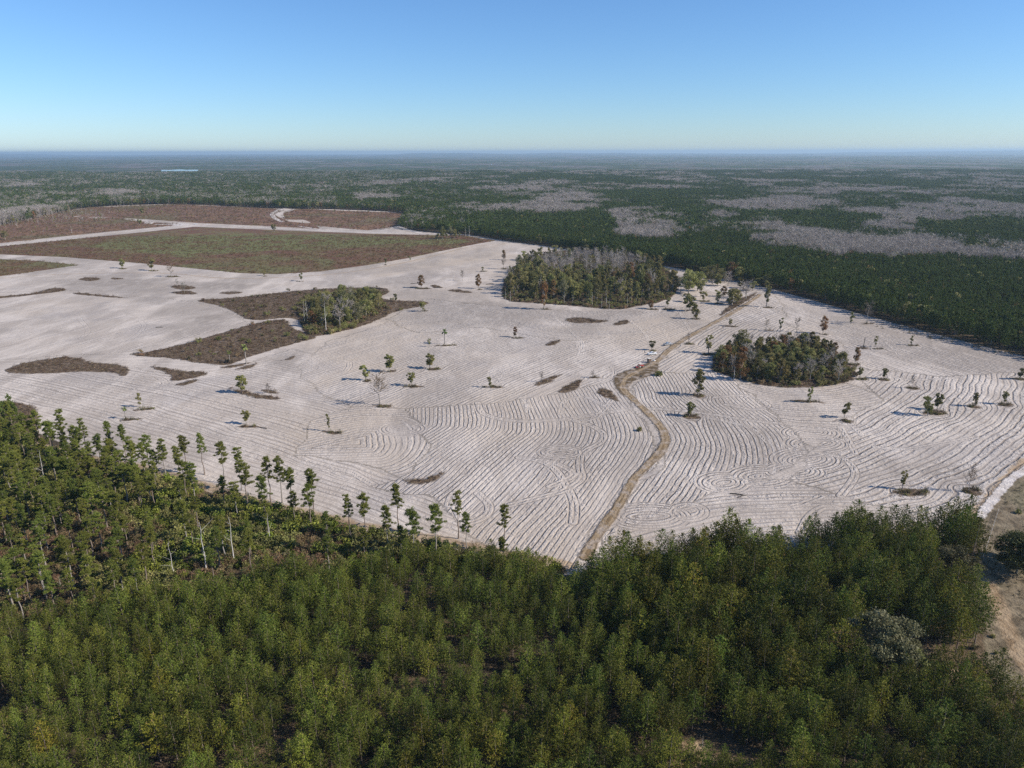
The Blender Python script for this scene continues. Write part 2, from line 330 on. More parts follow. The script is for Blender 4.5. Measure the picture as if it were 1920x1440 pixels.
# ---- ploughing: rows parallel to guide lines, region by region, bent round the islands
REG = [  # region outline, guide line, row width, strength
    (None, [(-300, 545), (0, 535), (300, 530), (600, 528), (800, 500), (950, 470)], 3.4, 0.35),
    ([(-300, 560), (120, 545), (360, 565), (470, 602), (240, 662), (-300, 690)], [(-200, 690), (60, 640), (250, 590), (430, 560), (640, 500)], 2.9, 0.36),
    ([(-400, 700), (240, 690), (330, 705), (440, 690), (560, 650), (640, 700), (660, 780), (780, 870), (860, 950), (1000, 1045), (900, 1100), (0, 900), (-400, 800)],
     [(-250, 690), (100, 765), (400, 852), (640, 940), (800, 1000), (950, 1040)], 2.9, 0.5),
    ([(560, 690), (620, 640), (740, 600), (900, 585), (1060, 640), (1300, 575), (1420, 552), (1300, 640), (1180, 700), (1150, 740), (880, 762), (680, 775), (600, 740)],
     [(560, 840), (700, 765), (860, 700), (1000, 650), (1160, 602), (1300, 560)], 2.5, 0.66),
    ([(720, 600), (800, 560), (940, 575), (1060, 582), (1250, 585), (1300, 575), (1200, 625), (1060, 640), (900, 612), (780, 625)],
     [(740, 612), (850, 600), (960, 588), (1080, 612), (1200, 604), (1290, 575)], 2.7, 0.8),
    ([(660, 765), (760, 765), (800, 800), (810, 860), (780, 900), (700, 880), (560, 850), (580, 790)],
     [(600, 800), (680, 785), (750, 788), (778, 810), (780, 840), (740, 870), (660, 875)], 2.6, 0.7),
    ([(760, 765), (900, 760), (1150, 715), (1175, 740), (1225, 800), (1235, 835), (1190, 900), (1120, 1000), (1060, 1070), (930, 1050), (860, 965), (800, 930), (700, 915), (790, 885), (800, 830)],
     [(1150, 715), (1180, 750), (1213, 790), (1226, 825), (1214, 860), (1184, 905), (1148, 955), (1105, 1012)], 1.95, 0.85),
    ([(1240, 665), (1420, 556), (1500, 556), (1640, 610), (1480, 625), (1370, 650), (1345, 700), (1300, 720), (1230, 700)],
     [(1240, 700), (1300, 665), (1370, 625), (1440, 590), (1500, 572)], 3.0, 0.8),
    ([(1440, 540), (1930, 660), (1930, 706), (1790, 712), (1680, 700), (1600, 690), (1570, 640), (1480, 612), (1470, 570)],
     [(1440, 552), (1600, 598), (1760, 642), (1920, 684)], 3.1, 0.8),
    ([(1200, 700), (1300, 700), (1345, 700), (1400, 722), (1440, 760), (1500, 800), (1510, 850), (1440, 905), (1330, 930), (1190, 1000), (1130, 1030), (1170, 940), (1245, 850), (1250, 815), (1190, 745)],
     [(1186, 700), (1206, 745), (1243, 790), (1258, 825), (1246, 860), (1202, 920), (1166, 970)], 2.05, 0.95),
    ([(1380, 718), (1480, 728), (1590, 720), (1660, 750), (1640, 800), (1560, 850), (1500, 830), (1430, 760)],
     [(1340, 705), (1400, 728), (1480, 742), (1560, 740), (1620, 728), (1700, 700)], 2.8, 0.75),
    ([(1590, 690), (1700, 700), (1800, 705), (1940, 700), (2300, 760), (1940, 860), (1850, 960), (1660, 985), (1560, 960), (1480, 905), (1510, 850), (1600, 800), (1650, 750)],
     [(1905, 690), (1905, 740), (1880, 790), (1825, 832), (1740, 878), (1640, 918), (1520, 950)], 3.0, 0.95),
    ([(1150, 1000), (1330, 926), (1440, 903), (1540, 915), (1620, 940), (1700, 955), (1700, 1010), (1130, 1060)],
     [(1100, 1010), (1250, 975), (1400, 950), (1600, 945), (1800, 950)], 2.7, 0.7),
]
def ellipse(cx, cyy, rx, ry, n=22, a0=0.0, turns=1.0):
    return [(cx + rx * math.cos(a0 + turns * 2 * math.pi * i / n), cyy + ry * math.sin(a0 + turns * 2 * math.pi * i / n)) for i in range(n + 1)]
LOOPS = [  # wheel tracks over the rows: polyline in pixels, half-width of the disturbed band in metres
    ([(895, 755), (905, 775), (945, 787), (1000, 789), (1060, 786), (1110, 778), (1200, 764)], 2.4),
    ([(1060, 785), (1100, 795), (1130, 812), (1125, 830), (1092, 848), (1086, 875), (1090, 897), (1060, 918), (1020, 930), (950, 948)], 2.2),
    ([(972, 858), (1010, 864), (1040, 880), (1062, 912), (1076, 945), (1074, 980)], 2.4), ([(1015, 862), (1045, 870), (1075, 890), (1030, 912)], 1.8),
    ([(840, 948), (846, 930), (850, 945), (865, 975)], 1.8), ([(895, 925), (915, 945), (914, 962), (896, 975), (870, 982)], 2.0),
    (ellipse(1520, 812, 40, 10), 4.4), (ellipse(1532, 832, 44, 11), 4.6), (ellipse(1512, 862, 46, 14), 5.6), (ellipse(1488, 884, 40, 11), 4.2), (ellipse(1425, 893, 42, 13), 5.0), (ellipse(1356, 905, 32, 12), 5.0),
    (ellipse(1052, 848, 32, 8), 4.2), (ellipse(755, 804, 26, 7), 5.0), (ellipse(1215, 968, 52, 13), 5.5), (ellipse(1290, 960, 30, 14), 2.4),
    ([(1550, 850), (1585, 862), (1603, 885), (1595, 905), (1575, 930)], 1.8), ([(1575, 800), (1590, 825), (1603, 850)], 1.6), ([(1590, 790), (1600, 800), (1614, 814)], 1.6),
    ([(1040, 595), (1075, 625), (1093, 645), (1085, 665)], 1.6), ([(1180, 600), (1205, 620), (1222, 650)], 1.6), ([(880, 645), (930, 660), (985, 683)], 1.4), ([(1110, 612), (1150, 632), (1165, 650)], 1.4),
    ([(1268, 570), (1282, 600), (1296, 622)], 1.8), ([(1240, 612), (1250, 628), (1256, 640)], 1.3), ([(1660, 640), (1676, 655), (1690, 672)], 1.5),
    ([(800, 620), (850, 630), (900, 622)], 1.4), ([(930, 720), (945, 700), (925, 690), (900, 678)], 1.2), ([(1070, 700), (1140, 712), (1150, 690), (1120, 675), (1090, 660), (1080, 640)], 1.4),
    ([(210, 660), (240, 640), (270, 610), (240, 590)], 2.6), ([(150, 600), (165, 620), (150, 635)], 2.4), ([(230, 690), (280, 700), (310, 720), (260, 728)], 3.0), ([(600, 690), (640, 700), (655, 680), (620, 672)], 2.6),
    ([(1340, 745), (1400, 742), (1440, 760), (1410, 768), (1360, 758)], 2.0), ([(1310, 780), (1400, 800), (1440, 830)], 1.6), ([(1200, 765), (1300, 772), (1420, 790), (1520, 798)], 2.2),
    ([(1650, 985), (1560, 950), (1520, 965), (1500, 1000)], 2.0), ([(1380, 955), (1480, 950), (1540, 930)], 1.6), ([(1640, 838), (1700, 842), (1760, 832), (1830, 820)], 1.6), ([(1520, 728), (1640, 700), (1700, 712), (1800, 708)], 1.6),
    ([(940, 760), (960, 740), (985, 752), (990, 775)], 1.5), ([(1150, 745), (1120, 780), (1090, 790)], 1.6), ([(1050, 775), (1060, 750), (1100, 745), (1130, 760)], 1.6), ([(560, 895), (640, 880), (700, 910)], 2.2),
]
fm = (sd_open > -8) & (mead < 4) & (yv < 1400)
fx, fy = x[fm].copy(), yv[fm].copy()
phn = (fbm(fx / 38 + 3, fy / 38 + 71, 3) - 0.5) * 0.8 + (fbm(fx / 9 + 3, fy / 9 + 71, 2) - 0.5) * 0.35
wx = fx + (fbm(fx / 55, fy / 55, 2) - 0.5) * 4 + (fbm(fx / 14 + 5, fy / 14, 2) - 0.5) * 1.1
wy = fy + (fbm(fx / 55 + 40, fy / 55 + 9, 2) - 0.5) * 4 + (fbm(fx / 14 + 50, fy / 14, 2) - 0.5) * 1.1
for (ix, iy, hl, hw) in ISLE:
    cx, cyy = G(ix, iy); a = max(hw, 2.6) * 1.25
    m = (np.abs(fx - cx) < a * 6) & (np.abs(fy - cyy) < a * 6)
    dx, dy = wx[m] - cx, wy[m] - cyy; r2 = dx * dx + dy * dy
    k = 1 - np.minimum(1.0, a * a / np.maximum(r2, 1e-3)) * np.exp(-np.maximum(0, np.sqrt(r2) - a) / (a * 3))
    wx[m] = cx + dx * k; wy[m] = cyy + dy * k
rx_ = fx + (fbm(fx / 20 + 3, fy / 20 + 8, 2) - 0.5) * 10; ry_ = fy + (fbm(fx / 20 + 30, fy / 20 + 80, 2) - 0.5) * 10
ph = np.zeros(fx.shape, np.float32); st = np.zeros(fx.shape, np.float32)
for (outl, guide, lam, s) in REG:
    m = np.ones(fx.shape, bool) if outl is None else inside(rx_, ry_, GP(outl))
    ph[m] = seg_dist(wx[m], wy[m], smooth(GP(guide), 3), True) / lam + phn[m]; st[m] = s
st *= 0.75 + 0.5 * fbm(fx / 30 + 90, fy / 30, 3)
lp = np.full(fx.shape, 9.0, np.float32); lw = np.ones(fx.shape, np.float32) * 0.01
for (L, w) in LOOPS:
    d = line_d(fx, fy, smooth(GP(L), 3), 8.0); m = d / w < lp; lp[m] = (d / w)[m]; lw[m] = w
furrow = np.zeros(x.shape, np.float32); fstr = np.zeros(x.shape, np.float32); loop = np.full(x.shape, 9.0, np.float32); loopw = np.ones(x.shape, np.float32)
furrow[fm] = ph; fstr[fm] = st; loop[fm] = np.minimum(lp, 3.0); loopw[fm] = lw
vegd = np.maximum(sd_open * 0 - 25, 0)
far_t = np.clip((yv - 3000) / 1500, 0, 1)
# patches of the wooded country, shared by the ground colour and by the trees standing on it
BARE = [[(838, 394), (860, 382), (960, 388), (1000, 380), (1030, 366), (1090, 363), (1140, 378), (1120, 392), (1070, 402), (960, 403), (880, 399)],
        [(865, 357), (930, 347), (990, 340), (1050, 342), (1120, 350), (1115, 356), (1000, 359), (900, 363)],
        [(1135, 402), (1160, 393), (1250, 395), (1368, 404), (1366, 418), (1330, 430), (1280, 440), (1250, 449), (1180, 447), (1150, 440), (1165, 415)],
        [(1390, 420), (1450, 412), (1480, 425), (1560, 432), (1640, 420), (1700, 405), (1712, 432), (1760, 445), (1930, 456), (2200, 470), (2200, 520), (1930, 494), (1850, 480), (1700, 477), (1560, 476), (1440, 462), (1390, 442)],
        [(1280, 372), (1420, 368), (1530, 366), (1560, 352), (1600, 345), (1700, 355), (1760, 370), (1900, 388), (2100, 400), (2100, 425), (1930, 412), (1800, 413), (1700, 415), (1620, 406), (1560, 396), (1400, 396), (1340, 386)],
        [(1230, 328), (1420, 336), (1500, 345), (1600, 350), (1590, 360), (1480, 356), (1400, 350), (1280, 345)],
        [(980, 323), (1100, 320), (1200, 312), (1300, 320), (1330, 334), (1200, 331), (1100, 328)],
        [(1620, 330), (1760, 326), (1900, 340), (1930, 350), (1760, 342)], [(1480, 318), (1640, 314), (1700, 322), (1560, 326)],
        [(-100, 410), (0, 400), (80, 386), (130, 379), (165, 393), (120, 408), (60, 412), (0, 424), (-100, 435)],
        [(570, 361), (592, 359), (615, 363), (612, 369), (572, 368)], [(665, 369), (700, 365), (745, 367), (748, 374), (668, 375)], [(475, 370), (490, 366), (505, 374), (502, 386), (480, 386)],
        [(320, 380), (365, 376), (402, 383), (398, 392), (335, 395)], [(0, 340), (80, 338), (130, 346), (60, 352), (0, 352)], [(640, 346), (760, 338), (900, 331), (960, 333), (800, 342), (680, 352)],
        [(180, 360), (240, 356), (260, 364), (200, 370)], [(500, 352), (580, 346), (640, 350), (560, 358)]]
BAREG = [GP(q, 9.0) for q in BARE]
def bare_amount(a, b):
    o = np.zeros(a.shape, np.float32)
    for q in BAREG:
        o = np.maximum(o, np.clip(poly_sd(a + (fbm(a / 26, b / 26, 3) - 0.5) * 50, b + (fbm(a / 30 + 9, b / 30, 3) - 0.5) * 110, q, 20) / 9 + 0.5, 0, 1))
    n1 = fbm(a / 260 + 31.5, b / 420 + 3.2, 4)
    n2 = np.clip((n1 - 0.53) * 9, 0, 1) * np.clip((b - 1500) / 900, 0, 1) * np.clip((a / b + 0.30) * 3, 0.25, 1)
    hole = np.clip((fbm(a / 85 + 11, b / 100 + 5, 3) - 0.45) * 9, 0.04, 1)
    return np.maximum(o * np.clip(hole + np.clip((900 - b) / 200, 0, 1), 0, 1), n2 * hole) * 0.93
bare = np.zeros(x.shape, np.float32)
mm = (sd_open < 5) & (yv > 300); bare[mm] = bare_amount(x[mm], yv[mm])

lush = over(lambda a, b: np.clip(poly_sd(a, b + (fbm(a / 60, b / 90, 3) - 0.5) * 70, GP([(150, 462), (260, 448), (420, 437), (620, 440), (760, 444), (900, 452), (800, 462), (640, 462), (560, 474), (440, 470), (340, 486), (260, 478)]), 25) / 18 + 0.5, 0, 1), 0)
damp_or_shade = np.zeros(x.shape, np.float32); warm = np.zeros(x.shape, np.float32)
def soft(q, w): 
    return np.clip(poly_sd(fx + (vnoise(fx / 25, fy / 25) - 0.5) * 30, fy + (vnoise(fx / 25 + 7, fy / 40) - 0.5) * 40, GP(q), 25) / w + 0.5, 0, 1)
_d = np.maximum.reduce([soft(q, 16) for q in ([(740, 600), (820, 560), (960, 572), (1200, 590), (1160, 612), (940, 606), (840, 622)], [(1500, 575), (1640, 600), (1930, 670), (1930, 700), (1780, 690), (1640, 660), (1560, 620)],
      [(1200, 700), (1290, 705), (1400, 780), (1440, 830), (1340, 800), (1240, 770)], [ (430, 605), (400, 590), (330, 600), (300, 640), (380, 625)], [(1590, 960), (1400, 965), (1560, 900), (1760, 860), (1800, 900)], [(120, 520), (430, 530), (430, 545), (100, 540)])])
_w = np.maximum.reduce([soft(q, 20) for q in ([(600, 640), (740, 590), (800, 620), (720, 690), (600, 720)], [(1180, 640), (1280, 560), (1430, 550), (1330, 630), (1240, 670)], [(640, 500), (940, 455), (960, 480), (700, 520)], [(560, 770), (760, 760), (760, 860), (620, 880), (500, 840)])])
n_ = fbm(fx / 45 + 60, fy / 70 + 2, 4)
damp_or_shade[fm] = np.clip(0.75 * _d + np.clip((n_ - 0.52) * 5, 0, 0.7), 0, 1); warm[fm] = np.clip(0.8 * _w + np.clip((fbm(fx / 80 + 6, fy / 80 + 22, 3) - 0.5) * 4, 0, 0.6), 0, 1)

# gentle lie of the land, real relief only far from the pixel-placed things; low hills on the horizon
z = np.zeros(x.shape, np.float32)
z += np.clip((yv - 5000) / 8000, 0, 1) * (fbm(x / 2600, yv / 5200, 3) - 0.45) * 55
ridge = np.exp(-((yv - 34000) / 5500.0) ** 2)
z += ridge * np.clip(fbm(x / 5200 + 4.4, yv * 0 + 2.2, 3) - 0.42, 0, 1) * 420
V = np.stack([x, yv, z], 1)

ii = np.arange(NR - 1)[:, None] * NC + np.arange(NC - 1)[None, :]
Q = np.stack([ii, ii + 1, ii + NC + 1, ii + NC], -1).reshape(-1, 4)
def fc(a): return a[Q].mean(1)
cls = np.zeros(len(Q), np.int8)                      # 0 forest floor
o_ = fc(sd_open)
cls[o_ > 0] = 1                                      # sand
cls[(o_ > 0) & (fc(mead) > 0)] = 2
cls[(o_ > 0) & (fc(brown) > 0)] = 3
cls[(o_ > -3) & (fc(white) < 0) & ((cls == 0) | (cls > 1) | (fc(yv) < 400))] = 4
cls[(fc(trk) < 2.4) | (fc(yard) > 0)] = 5
cls[(fc(past) > 0) & (cls != 4)] = 6
cls[(cls == 1) & (fc(brush) > 0)] = 7

def ground_material():
    m, nt, b = new_mat('land'); n = N(nt)
    P = n.node('ShaderNodeTexCoord').outputs['Object']
    A = {k: n.attr(k) for k in ('sd_open', 'mead', 'brown', 'brush', 'past', 'trk', 'yard', 'tan', 'white', 'furrow', 'fstr', 'loop', 'bare', 'damp_or_shade', 'warm', 'loopw', 'lush')}
    big = n.noise(P, 0.006, 4); mid = n.noise(P, 0.03, 4); sm = n.noise(P, 0.22, 4); fine = n.noise(P, 1.4, 4, 0.65)
    edge = n.math('ADD', n.math('MULTIPLY', n.math('SUBTRACT', sm, 0.5), 5.0), n.math('MULTIPLY', n.math('SUBTRACT', fine, 0.5), 2.0))
    edge1 = n.math('MULTIPLY', edge, 0.5)
    edgeb = n.math('ADD', edge, n.math('MULTIPLY', n.math('SUBTRACT', n.noise(P, 0.085, 4, 0.6), 0.5), 5.0))
    def band(v, w=0.35, e=edge1): return n.mapr(n.math('ADD', v, e) if e is not None else v, -w, w)
    # --- furrows
    ff = n.attr('furrow')
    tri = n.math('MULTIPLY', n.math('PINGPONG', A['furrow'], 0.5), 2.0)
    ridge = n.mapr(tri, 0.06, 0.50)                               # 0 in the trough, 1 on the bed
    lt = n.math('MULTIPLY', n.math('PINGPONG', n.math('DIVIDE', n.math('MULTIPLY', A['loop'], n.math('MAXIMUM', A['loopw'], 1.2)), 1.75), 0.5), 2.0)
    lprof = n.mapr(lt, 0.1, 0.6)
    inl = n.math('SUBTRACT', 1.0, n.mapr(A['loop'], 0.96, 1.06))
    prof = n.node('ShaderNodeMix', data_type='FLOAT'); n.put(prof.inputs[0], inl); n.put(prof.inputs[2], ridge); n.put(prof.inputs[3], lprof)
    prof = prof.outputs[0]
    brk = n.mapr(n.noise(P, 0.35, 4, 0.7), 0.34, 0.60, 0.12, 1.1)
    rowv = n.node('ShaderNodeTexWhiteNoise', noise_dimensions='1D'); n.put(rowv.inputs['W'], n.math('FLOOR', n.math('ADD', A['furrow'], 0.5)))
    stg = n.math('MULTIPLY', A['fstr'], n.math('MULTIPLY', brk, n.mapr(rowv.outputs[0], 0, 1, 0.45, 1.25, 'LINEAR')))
    # --- sand
    streak = n.noise(n.scale_vec(P, (1.0, 0.35, 1.0)), 0.05, 5, 0.6, 1.0)
    sand = n.mix(n.mapr(streak, 0.36, 0.66), (0.400, 0.336, 0.278), (0.590, 0.508, 0.432))
    sand = n.mix(n.math('MULTIPLY', n.mapr(n.noise(P, 0.011, 3), 0.50, 0.66), 0.55), sand, (0.47, 0.39, 0.315))
    sand = n.mix(n.math('MULTIPLY', n.mapr(n.noise(P, 0.017, 4, 0.6, 0.6), 0.52, 0.64), 0.5), sand, (0.29, 0.255, 0.235))
    sand = n.mix(n.mapr(n.noise(P, 0.9, 4, 0.7), 0.56, 0.75, 0.0, 0.3), sand, (0.27, 0.235, 0.21))
    sand = n.mix(n.mapr(fine, 0.5, 0.72, 0.0, 0.30), sand, (0.59, 0.525, 0.47))
    sand = n.mix(n.math('MULTIPLY', A['warm'], 0.7), sand, (0.45, 0.362, 0.272))
    dsp = n.math('MULTIPLY', A['damp_or_shade'], n.mapr(n.noise(n.scale_vec(P, (1.0, 0.4, 1.0)), 0.16, 5, 0.7), 0.30, 0.55, 0.35, 1.0))
    sand = n.mix(dsp, sand, (0.275, 0.230, 0.190))
    swn = n.node('ShaderNodeTexNoise', noise_dimensions='1D'); n.put(swn.inputs['W'], n.math('MULTIPLY', A['furrow'], 0.33)); swn.inputs['Detail'].default_value = 3.0; swn.inputs['Roughness'].default_value = 0.8
    sand = n.mix(n.math('MULTIPLY', n.mapr(swn.outputs[0], 0.47, 0.62), n.mapr(n.noise(P, 0.04, 3), 0.4, 0.6, 0.2, 0.8)), sand, (0.27, 0.23, 0.20))
    sand = n.mix(n.math('MULTIPLY', n.mapr(swn.outputs[0], 0.48, 0.32), n.mapr(n.noise(P, 0.05, 3), 0.4, 0.6, 0.0, 0.5)), sand, (0.60, 0.535, 0.48))
    damp_or_shade = n.math('MULTIPLY', n.math('SUBTRACT', 1.0, prof), n.math('MULTIPLY', stg, 0.66))  # furrow and wheel-track troughs: shade painted dark into the sand colour
    sand = n.mix(damp_or_shade, sand, (0.15, 0.118, 0.098))
    lip = n.math('MULTIPLY', n.mapr(prof, 0.75, 1.0), n.math('MULTIPLY', stg, 0.45))  # bed tops paler: sunlit highlight painted into the sand colour
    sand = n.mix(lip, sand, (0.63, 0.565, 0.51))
    # --- forest floor and wooded country
    fl = n.mix(n.mapr(mid, 0.4, 0.62), (0.055, 0.043, 0.027), (0.12, 0.085, 0.05))
    fl = n.mix(n.mapr(fine, 0.5, 0.7, 0, 0.5), fl, (0.17, 0.10, 0.055))
    sp = n.node('ShaderNodeSeparateXYZ'); n.put(sp.inputs[0], P)
    farn = n.noise(n.scale_vec(P, (1.0, 0.55, 1.0)), 0.0016, 6, 0.62); farm = n.noise(n.scale_vec(P, (1.0, 0.5, 1.0)), 0.010, 5, 0.65)
    farc = n.mix(n.mapr(farm, 0.38, 0.62), (0.030, 0.046, 0.016), (0.070, 0.092, 0.034))
    farb = n.mix(n.mapr(farm, 0.38, 0.62), (0.10, 0.085, 0.075), (0.20, 0.17, 0.15))
    farc = n.mix(n.math('MAXIMUM', n.mapr(farn, 0.50, 0.57, 0, 0.9), n.math('MULTIPLY', A['bare'], 0.8)), farc, farb)
    farc = n.mix(n.mapr(n.noise(n.scale_vec(P, (1, 0.4, 1)), 0.0023, 4, 0.6, 0.5), 0.66, 0.69, 0, 0.8), farc, (0.30, 0.26, 0.18))
    fl = n.mix(n.mapr(sp.outputs[1], 2200, 3800), fl, farc)
    # --- meadow, brown clearing, pasture, scrub
    md = n.mix(n.mapr(mid, 0.40, 0.66), (0.150, 0.074, 0.046), (0.165, 0.125, 0.055))
    md = n.mix(n.mapr(n.noise(P, 0.008, 3, 0.5, 0.3), 0.5, 0.62, 0, 0.75), md, (0.145, 0.150, 0.058))
    md = n.mix(n.math('MULTIPLY', A['lush'], n.mapr(mid, 0.36, 0.56, 0.2, 0.9)), md, (0.150, 0.165, 0.058))
    md = n.mix(n.mapr(sm, 0.46, 0.66, 0, 0.75), md, (0.085, 0.052, 0.036))
    md = n.mix(n.mapr(fine, 0.55, 0.7, 0, 0.35), md, (0.22, 0.17, 0.085))
    br = n.mix(n.mapr(mid, 0.38, 0.62), (0.165, 0.085, 0.055), (0.235, 0.130, 0.068))
    br = n.mix(n.mapr(big, 0.5, 0.62, 0, 0.7), br, (0.15, 0.13, 0.055))
    br = n.mix(n.mapr(sm, 0.46, 0.66, 0, 0.8), br, (0.105, 0.080, 0.070))
    ps = n.mix(n.mapr(sm, 0.35, 0.62), (0.12, 0.090, 0.055), (0.235, 0.185, 0.120))
    ps = n.mix(n.mapr(mid, 0.5, 0.66, 0, 0.5), ps, (0.165, 0.150, 0.085))
    ps = n.mix(n.mapr(fine, 0.5, 0.66, 0, 0.5), ps, (0.09, 0.065, 0.045))
    bs = n.mix(n.mapr(n.noise(P, 0.55, 5, 0.7), 0.36, 0.66), (0.062, 0.046, 0.035), (0.21, 0.145, 0.088))
    bs = n.mix(n.mapr(n.noise(P, 0.16, 5, 0.7, 0.5), 0.60, 0.70, 0, 0.8), bs, (0.36, 0.31, 0.28))
    # --- tracks
    rut = n.mapr(n.math('ABSOLUTE', n.math('SUBTRACT', A['trk'], 1.15)), 0.25, 0.6)
    tr = n.mix(rut, (0.31, 0.225, 0.135), (0.20, 0.135, 0.072))
    tr = n.mix(n.mapr(A['trk'], 1.5, 2.2), tr, (0.115, 0.078, 0.040))
    tr = n.mix(n.mapr(sm, 0.45, 0.66, 0, 0.7), tr, (0.40, 0.335, 0.28))
    tr = n.mix(n.mapr(n.noise(P, 0.5, 5, 0.7), 0.5, 0.7, 0, 0.6), tr, (0.13, 0.095, 0.06))
    tn = n.mix(n.mapr(sm, 0.38, 0.62), (0.25, 0.165, 0.09), (0.37, 0.27, 0.17))
    wh = n.mix(n.mapr(sm, 0.38, 0.64), (0.45, 0.39, 0.34), (0.60, 0.54, 0.49))
    # --- put together
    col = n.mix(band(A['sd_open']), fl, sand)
    col = n.mix(band(A['mead']), col, md); col = n.mix(band(A['brown']), col, br)
    col = n.mix(band(A['brush'], 0.9, edgeb), col, bs)
    onf = n.math('MULTIPLY', 1.0, band(n.math('MULTIPLY', A['white'], -1.0)))
    col = n.mix(band(A['past'], 0.6), col, ps)
    col = n.mix(n.math('MULTIPLY', band(n.math('MULTIPLY', A['tan'], -1.0), 0.9, edge), 0.85), col, tn)
    col = n.mix(onf, col, wh)
    tk = n.math('MAXIMUM', band(n.math('SUBTRACT', 2.35, A['trk']), 0.5), band(A['yard'], 0.7, edge))
    col = n.mix(tk, col, tr)
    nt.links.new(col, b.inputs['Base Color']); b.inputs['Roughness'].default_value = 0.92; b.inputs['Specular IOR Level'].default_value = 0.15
    # --- relief in metres
    onsand = n.math('MULTIPLY', band(A['sd_open']), n.math('SUBTRACT', 1.0, n.math('MAXIMUM', n.math('MAXIMUM', tk, onf), n.math('MAXIMUM', band(A['brush'], 0.5, edge), band(A['mead'])))))
    hgt = n.math('MULTIPLY', n.math('MULTIPLY', prof, n.math('MULTIPLY', stg, 0.38)), onsand)
    lump = n.math('MULTIPLY', n.noise(P, 1.1, 4, 0.7), 0.16)
    lump2 = n.math('MULTIPLY', n.math('MULTIPLY', n.noise(P, 0.35, 4, 0.7), 0.9), n.math('SUBTRACT', 1.0, onsand))
    canopy = n.math('MULTIPLY', n.math('MULTIPLY', n.noise(P, 0.04, 5, 0.7), 14.0), n.mapr(sp.outputs[1], 2200, 3800))
    hgt = n.math('ADD', n.math('ADD', hgt, lump), n.math('ADD', lump2, canopy))
    bp = n.node('ShaderNodeBump'); bp.inputs['Strength'].default_value = 1.0; bp.inputs['Distance'].default_value = 1.0
    nt.links.new(hgt, bp.inputs['Height']); nt.links.new(bp.outputs[0], b.inputs['Normal'])
    return m
LAND = ground_material()
ATTR = dict(sd_open=sd_open, mead=mead, brown=brown, brush=brush, past=past, trk=trk, yard=yard, tan=tan, white=white, furrow=furrow, fstr=fstr, loop=loop, bare=bare, damp_or_shade=damp_or_shade, warm=warm, loopw=loopw, lush=lush)
for k, nm in enumerate(('ground', 'ploughed_sand_field', 'weedy_meadow', 'brown_clearing', 'sand_road', 'dirt_track', 'pasture', 'scrub_ground')):
    f = Q[cls == k]
    if not len(f): continue
    u, inv = np.unique(f, return_inverse=True)
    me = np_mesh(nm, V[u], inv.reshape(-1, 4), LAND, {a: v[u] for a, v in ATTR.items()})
    me.shade_smooth()
    tag(link(nm, me), kind='structure')
del ii, Q

# the far pond: a sheet of water a hand above the land
pw = np.array([G(302, 322.5), G(318, 321.4), G(345, 321.6), G(371, 320.8), G(372, 318.2), G(350, 318.4), G(336, 317.6), G(318, 318.8), G(303, 318.6)])
pm = bpy.data.meshes.new('pond'); pm.from_pydata([(a, c, 0.4) for a, c in pw], [], [list(range(len(pw)))])
wm, nt_, b_ = new_mat('pond_water'); b_.inputs['Base Color'].default_value = (0.20, 0.24, 0.28, 1); b_.inputs['Roughness'].default_value = 0.12
b_.inputs['Specular IOR Level'].default_value = 0.9
n_ = N(nt_); bp_ = n_.node('ShaderNodeBump'); bp_.inputs['Strength'].default_value = 0.15
nt_.links.new(n_.noise(n_.node('ShaderNodeTexCoord').outputs['Object'], 0.2), bp_.inputs['Height']); nt_.links.new(bp_.outputs[0], b_.inputs['Normal'])
pm.materials.append(wm); tag(link('pond', pm), kind='structure')

